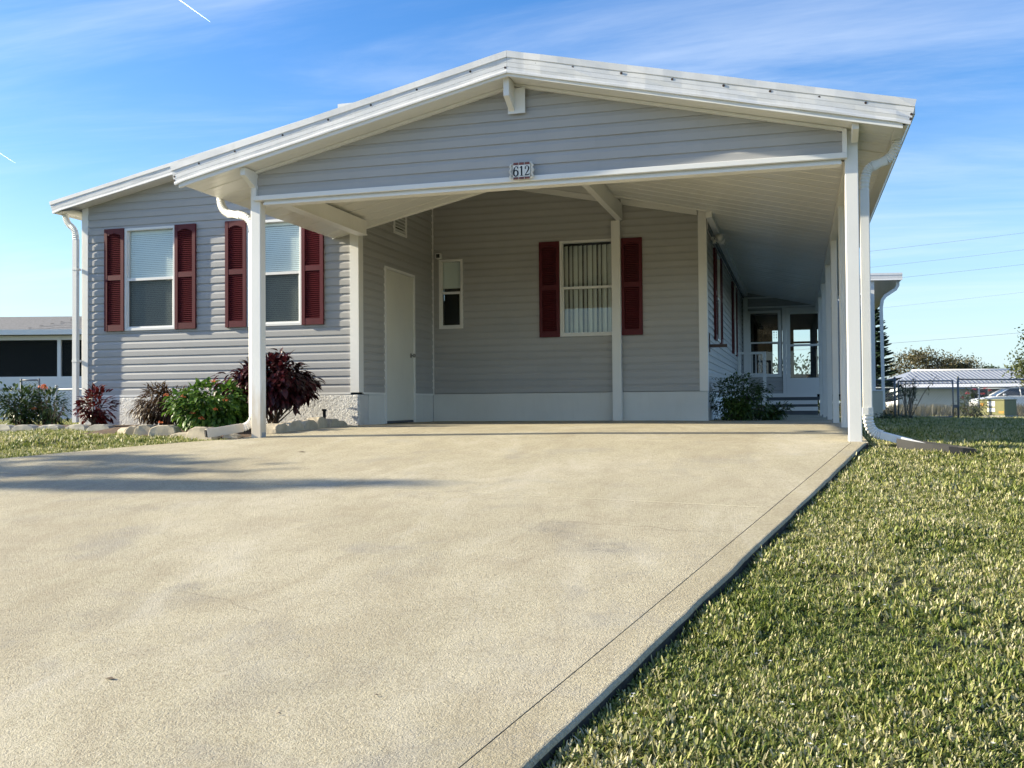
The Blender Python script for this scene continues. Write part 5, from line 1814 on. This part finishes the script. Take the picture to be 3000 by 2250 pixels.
fence('tall grey chain link fence running right from the gate', [(4.42, 30.4), (7.4, 31.3), (10.4, 32.2)], 1.16, mat=M['steel_dark'])
fence('short chain link fence panel between the porch and the gate', [(1.95, 29.7), (2.70, 29.92)], 1.12, mat=M['steel_dark'])
gate = tag(empty('chain_link_gate', (0, 0, 0)), 'closed chain link gate between two grey posts on the right', 'gate')
ga, gb_ = (2.80, 29.95), (4.28, 30.36)
gz = ground_z(3.5, 30.1)
m = MB(); m.tube([(*ga, gz + .08), (*ga, gz + 1.12)], .020, 8); m.tube([(*gb_, gz + .08), (*gb_, gz + 1.12)], .020, 8); m.build('frame', M['steel_dark'], gate)
for z, nm in ((.08, 'bottom_rail'), (1.10, 'top_rail')):
    m = MB(); m.tube([(*ga, gz + z), (*gb_, gz + z)], .020, 8); m.build(nm, M['steel_dark'], gate)
m = MB(); wire_mesh(m, ga, gb_, lambda x, y: gz + .06, 1.02, .085, .0028); m.build('wire_mesh', M['steel'], gate)
m = MB(); m.box(gb_[0] - .01, gb_[0] + .12, gb_[1] - .03, gb_[1] + .03, gz + .34, gz + .42); m.build('latch', M['steel_dark'], gate)
fence('pale low chain link fence further back behind the gate', [(2.2, 37.0), (6.2, 38.0), (10.5, 39.2), (14.5, 40.3)], 1.02, mat=M['steel'])
fence('low chain link fence behind the left flower bed', [(-22.0, 14.3), (-18.6, 15.4), (-14.36, 16.70), (-12.0, 17.4), (-10.0, 18.0)], .74, step=.075, mat=M['steel'])
g2 = tag(empty('chain_link_gate', (0, 0, 0)), 'small grey gate frame rising above the left chain link fence', 'gate')
for x, y in ((-15.18, 16.65), (-14.84, 16.76)):
    m = MB(); m.tube([(x, y, ground_z(x, y)), (x, y, .86)], .022, 8); m.build('post', M['steel_dark'], g2)
m = MB(); m.tube([(-15.18, 16.65, .83), (-14.84, 16.76, .83)], .016, 8); m.build('top_rail', M['steel_dark'], g2)
m = MB(); wire_mesh(m, (-15.18, 16.65), (-14.84, 16.76), lambda x, y: .0, .80, .07, .0025); m.build('wire_mesh', M['steel'], g2)

shrub('garden_hedge', (-.2, 38.0, ground_z(0, 38)), (2.2, .8, .95), 3200, leaf_mesh('leaf', .14, .08, M['leaf_darkgreen'], .25, .2, 2), M['bark'], 'dark hedge seen through the glass of the sunroom door', 'hedge', 14, clusters=60, zc=.95, singles=0)
# low hedge behind the left fence
shrub('low_hedge', (-13.3, 19.4, ground_z(-13, 19)), (1.0, .35, .28), 1300, leaf_mesh('leaf', .07, .04, M['leaf_darkgreen']), M['bark'], 'low dark hedge beyond the left fence by the house corner', 'hedge', 12, clusters=40, zc=.30, singles=0)

# ------------------------------------------------------------------ utility box, neighbours, car
ub = tag(empty('utility_box', (6.50, 36.4, ground_z(6.4, 36.4)), R(-34)), 'olive green utility box with warning stickers behind the right fence', 'utility box')
MB().box(-.44, .44, -.46, .52, .02, .10).build('concrete_pad', M['stone_grey'], ub)
MB().box(-.41, .41, -.40, .50, .10, .60).build('cabinet', M['box_green'], ub, bevel=.015)
MB().box(-.43, .43, -.43, .52, .601, .635).build('lid', M['box_green'], ub, bevel=.008)
MB().box(-.15, .10, -.406, -.401, .40, .57).build('warning_label', M['trim'], ub)
MB().box(-.15, .10, -.406, -.401, .22, .35).build('warning_label', M['trim'], ub)
MB().box(-.38, -.28, -.404, -.401, .42, .52).build('orange_label', M['orange_sticker'], ub)
MB().box(.22, .38, -.404, -.401, .17, .24).build('orange_label', M['orange_sticker'], ub)
m = MB(); m.box(-.05, .07, -.44, -.40, .06, .13); m.build('lock', M['black'], ub)

# neighbour house on the right
nb = tag(empty('neighbor_house', (14.5, 99, -.45), R(14)), 'white house with grey ribbed metal roof far on the right', 'house')
MB().box(-5.5, 12, 0, 7, 0, 2.35).build('wall', M['trim'], nb)
m = MB()
rdg, ev = 3.6, 2.30
m.add([(-6.0, -.9, ev), (12.5, -.9, ev), (12.5, 3.5, rdg), (-3.0, 3.5, rdg), (-6.0, 7.9, ev), (12.5, 7.9, ev)], [(0, 1, 2, 3), (0, 3, 4), (3, 2, 5, 4)])
rfn = m.build('roof', M['metal_roof'], nb)
for i in range(38):
    x = -2.6 + i * .4
    pass
ribm = MB()
for i in range(44):
    x = -5.6 + i * .41
    t0 = 0 if x > -3.0 else 0
    top = 1.0 if x > -3.0 else (x + 6.0) / 3.0
    y0, y1 = -.9, -.9 + 4.4 * top; z0, z1 = ev, ev + (rdg - ev) * top
    ribm.add([(x - .03, y0, z0 + .005), (x + .03, y0, z0 + .005), (x, y0, z0 + .06), (x - .03, y1, z1 + .005), (x + .03, y1, z1 + .005), (x, y1, z1 + .06)], [(0, 2, 5, 3), (2, 1, 4, 5), (0, 1, 2)])
ribm.build('roof_ribs', M['metal_roof'], rfn)
m = MB(); m.tube([(-3.0, 3.5, rdg + .04), (12.5, 3.5, rdg + .04)], .12, 6); m.build('ridge_cap', M['trim'], rfn)
# lower front roof and carport recess
m = MB(); m.add([(-5.8, -2.2, 1.95), (12.4, -2.2, 1.95), (12.4, -.2, 2.42), (-5.8, -.2, 2.42)], [(0, 1, 2, 3)]); m.build('porch_roof', M['trim'], nb)
MB().box(1.1, 4.6, -.012, .0, 0.15, 1.9).build('door', M['dark'], nb)  # no door: dark sheet painted in for the shaded carport recess
MB().box(2.55, 2.70, -.05, -.013, .05, 1.95).build('porch_post', M['trim'], nb)
MB().box(4.5, 4.65, -.05, -.013, .05, 1.95).build('porch_post', M['trim'], nb)
MB().box(5.2, 6.8, -.03, -.001, .9, 1.8).build('window', M['carglass'], nb)

# neighbour house on the left
nl = tag(empty('neighbor_house', (-21.5, 26.5, -.1), R(16)), 'low house with grey shingle roof and dark screened porch on the left', 'house')
S_ = 1.0
fw_ = MB(); fw_.box(-9, 6, 0, .12, 0, 1.36); kw = fw_.build('knee_wall', M['trim'], nl)
pk = MB().box(-9, 6, -.012, -.002, 0, .105).mesh('siding_plank', M['trim'])
for i in range(11): link_mesh('siding_plank', pk, kw, (0, 0, .12 + i * .112))
MB().box(-9, 6, 2.6, 2.7, 0, 2.6).build('back_wall', M['dark'], nl)
for x in (-6.4, -3.6, -1.0, 1.42, 3.9):
    MB().box(x - .055, x + .055, 0, .11, 1.361, 2.52).build('porch_post', M['trim'], nl)
MB().box(-9, 6, -.02, .14, 2.521, 2.66).build('porch_beam', M['trim'], nl)
m = MB(); m.add([(-9, .06, 1.361), (6, .06, 1.361), (6, .06, 2.52), (-9, .06, 2.52)], [(0, 1, 2, 3)]); m.build('porch_screen', M['screen'], nl)
MB().box(-9, 6, .2, 2.6, 2.60, 2.65).build('porch_ceiling', M['dark'], nl)
MB().box(-9, 6, .2, 2.6, -.02, .05).build('porch_floor', M['tread'], nl)
m = MB(); m.box(-9.4, 6.4, -.36, -.22, 2.67, 2.83); m.build('gutter', M['trim'], nl)
rl = MB(); rl.add([(-9.4, -.3, 2.80), (6.4, -.3, 2.80), (6.4, 5.2, 3.75), (-9.4, 5.2, 3.75), (-9.4, 10, 2.8), (6.4, 10, 2.8)], [(0, 1, 2, 3), (3, 2, 5, 4)]); rln = rl.build('roof', M['shingle'], nl)
sh = MB().box(0, .32, -.004, .14, 0, .012).mesh('shingle', M['shingle'])
k = 0
slope = math.atan2(0.95, 5.5)
for j in range(14):
    for i in range(20):
        x = -2.2 + i * .325 + (j % 2) * .16
        y = -.28 + j * .38
        o = link_mesh('shingle', sh, rln, (x, y, 2.805 + (y + .3) * math.tan(slope) + random.uniform(0, .008)), (slope, 0, 0), (1, 2.6, 1)); k += 1
MB().box(-1.4, 1.1, 3.6, 4.3, 3.52, 3.70).build('roof_hatch', M['trim'], rln)
m = MB(); m.tube([(.1, .6, 2.95), (.1, .6, 3.06)], [.22, .14], 10); m.build('roof_vent', M['trim'], rln)

# white car
car = tag(empty('parked_car', (13.6, 72.5, ground_z(13, 72) ), R(8)), 'white parked car half hidden behind the utility box', 'car')


def car_sec(pts, w0, w1):
    return pts


m = MB()
side = [(-2.2, .35), (-2.25, .62), (-2.05, .80), (-1.1, .95), (-.95, .98), (2.0, 1.0), (2.2, .85), (2.22, .40), (1.9, .28), (-1.95, .28)]
for i, (wv, ins) in enumerate(((-.88, 0), (.88, 0))): pass
m.loft([[(x, y, z + (0 if abs(y) < .8 else -.03)) for x, z in side] for y in (-.90, -.80, .80, .90)], True, True)
m.build('body', M['car'], car, bevel=.05, seg=3)
m = MB(); top = [(-.98, .97), (-.15, 1.42), (.3, 1.50), (1.2, 1.48), (1.95, 1.02)]
m.loft([[(x, yv * (1 - .16 * (z - .97) / .5), z) for x, z in top] for yv in (-.82, .82)], True, True)
m.build('window', M['carglass'], car)
m = MB()
m.loft([[(-.15, y, 1.425), (.3, y, 1.515), (1.2, y, 1.495), (1.25, y, 1.46), (.3, y, 1.475), (-.13, y, 1.40)] for y in (-.70, .70)]); m.build('roof_panel', M['car'], car)
for y in (-.80, .80):
    m = MB()
    for a, b_ in (((-.98, .98), (-.15, 1.43)), ((.55, .98), (.5, 1.50)), ((1.95, 1.02), (1.2, 1.49))):
        m.tube([(a[0], y * 1.01, a[1]), (b_[0], y * .86, b_[1])], .035, 6)
    m.build('pillar', M['car'], car)
wh = MB().tube([(0, -.1, 0), (0, .1, 0)], .33, 18, False).mesh('wheel', M['tyre'])
ri = MB().tube([(0, -.105, 0), (0, .105, 0)], .21, 12, False).mesh('rim', M['steel'])
for x in (-1.4, 1.4):
    for y in (-.82, .82):
        o = link_mesh('wheel', wh, car, (x, y, .33)); link_mesh('rim', ri, o)
for y in (-.98, .98):
    m = MB(); m.box(-.62, -.45, y - .09, y + .09, .98, 1.10); m.build('side_mirror', M['car'], car, bevel=.03)
for y in (-.6, .6):
    m = MB(); m.box(-2.26, -2.10, y - .2, y + .2, .60, .72); m.build('headlight', M['glass'], car)

# ------------------------------------------------------------------ overhead wires
def ray(px, py, dist):
    v = right * ((px - 1500) / 2900.37) + fwd + up * (-(py - 1125) / 2900.37)
    return CAM + v * dist


WG = 'overhead wires at the right'
for (x0, y0, x1, y1, r_, lb, dist) in ((2300, 763, 3400, 628, 0.012, 'topmost pale overhead wire above the porch roof', 70), (2300, 809, 3400, 680, 0.0108, 'second overhead wire from the top at the right', 70), (2300, 846, 3400, 726, 0.012, 'third pale overhead wire starting at the porch roof edge', 70), (2300, 930, 3400, 806, 0.0084, 'thin faint overhead wire below the porch eave', 70), (2300, 1027, 3400, 936, 0.0144, 'lowest dark overhead wire above the brownish tree', 70)):
    A, B = ray(x0, y0, dist), ray(x1, y1, dist)
    pts = [A.lerp(B, t) - Vector((0, 0, .5 * 4 * t * (1 - t) * .25)) for t in [i / 14 for i in range(15)]]
    tag(MB().tube(pts, r_ * .75, 5).build('utility_wire', M['wire']), lb, 'wire', WG)

# ------------------------------------------------------------------ contrails
m, nt, b = new_mat('ice_trail')
nt.nodes.remove(b)
tr = nt.nodes.new('ShaderNodeBsdfTransparent'); df = nt.nodes.new('ShaderNodeBsdfDiffuse'); df.inputs[0].default_value = (.9, .9, .9, 1)
tl = nt.nodes.new('ShaderNodeBsdfTranslucent'); tl.inputs[0].default_value = (.9, .9, .9, 1)
ad = nt.nodes.new('ShaderNodeAddShader')
nt.links.new(df.outputs[0], ad.inputs[0]); nt.links.new(tl.outputs[0], ad.inputs[1])
mx = nt.nodes.new('ShaderNodeMixShader')
f = mrange(nt, pos_noise(nt, .02, 5, .6), .25, .7, .6, .98)
nt.links.new(f, mx.inputs[0]); nt.links.new(tr.outputs[0], mx.inputs[1]); nt.links.new(ad.outputs[0], mx.inputs[2])
nt.links.new(mx.outputs[0], nt.nodes['Material Output'].inputs[0])
for (x0, y0, x1, y1, r0, r1, lb) in ((470, -40, 616, 64, 3.4, .8, 'short bright white contrail high at the top left'), (-60, 410, 45, 478, 3.2, .4, 'faint white contrail at the left picture edge')):
    A, B = ray(x0, y0, 6000), ray(x1, y1, 6000)
    n = 12
    tag(MB().tube([A.lerp(B, i / n) for i in range(n + 1)], [r0 + (r1 - r0) * i / n for i in range(n + 1)], 8).build('contrail', m), lb, 'contrail')
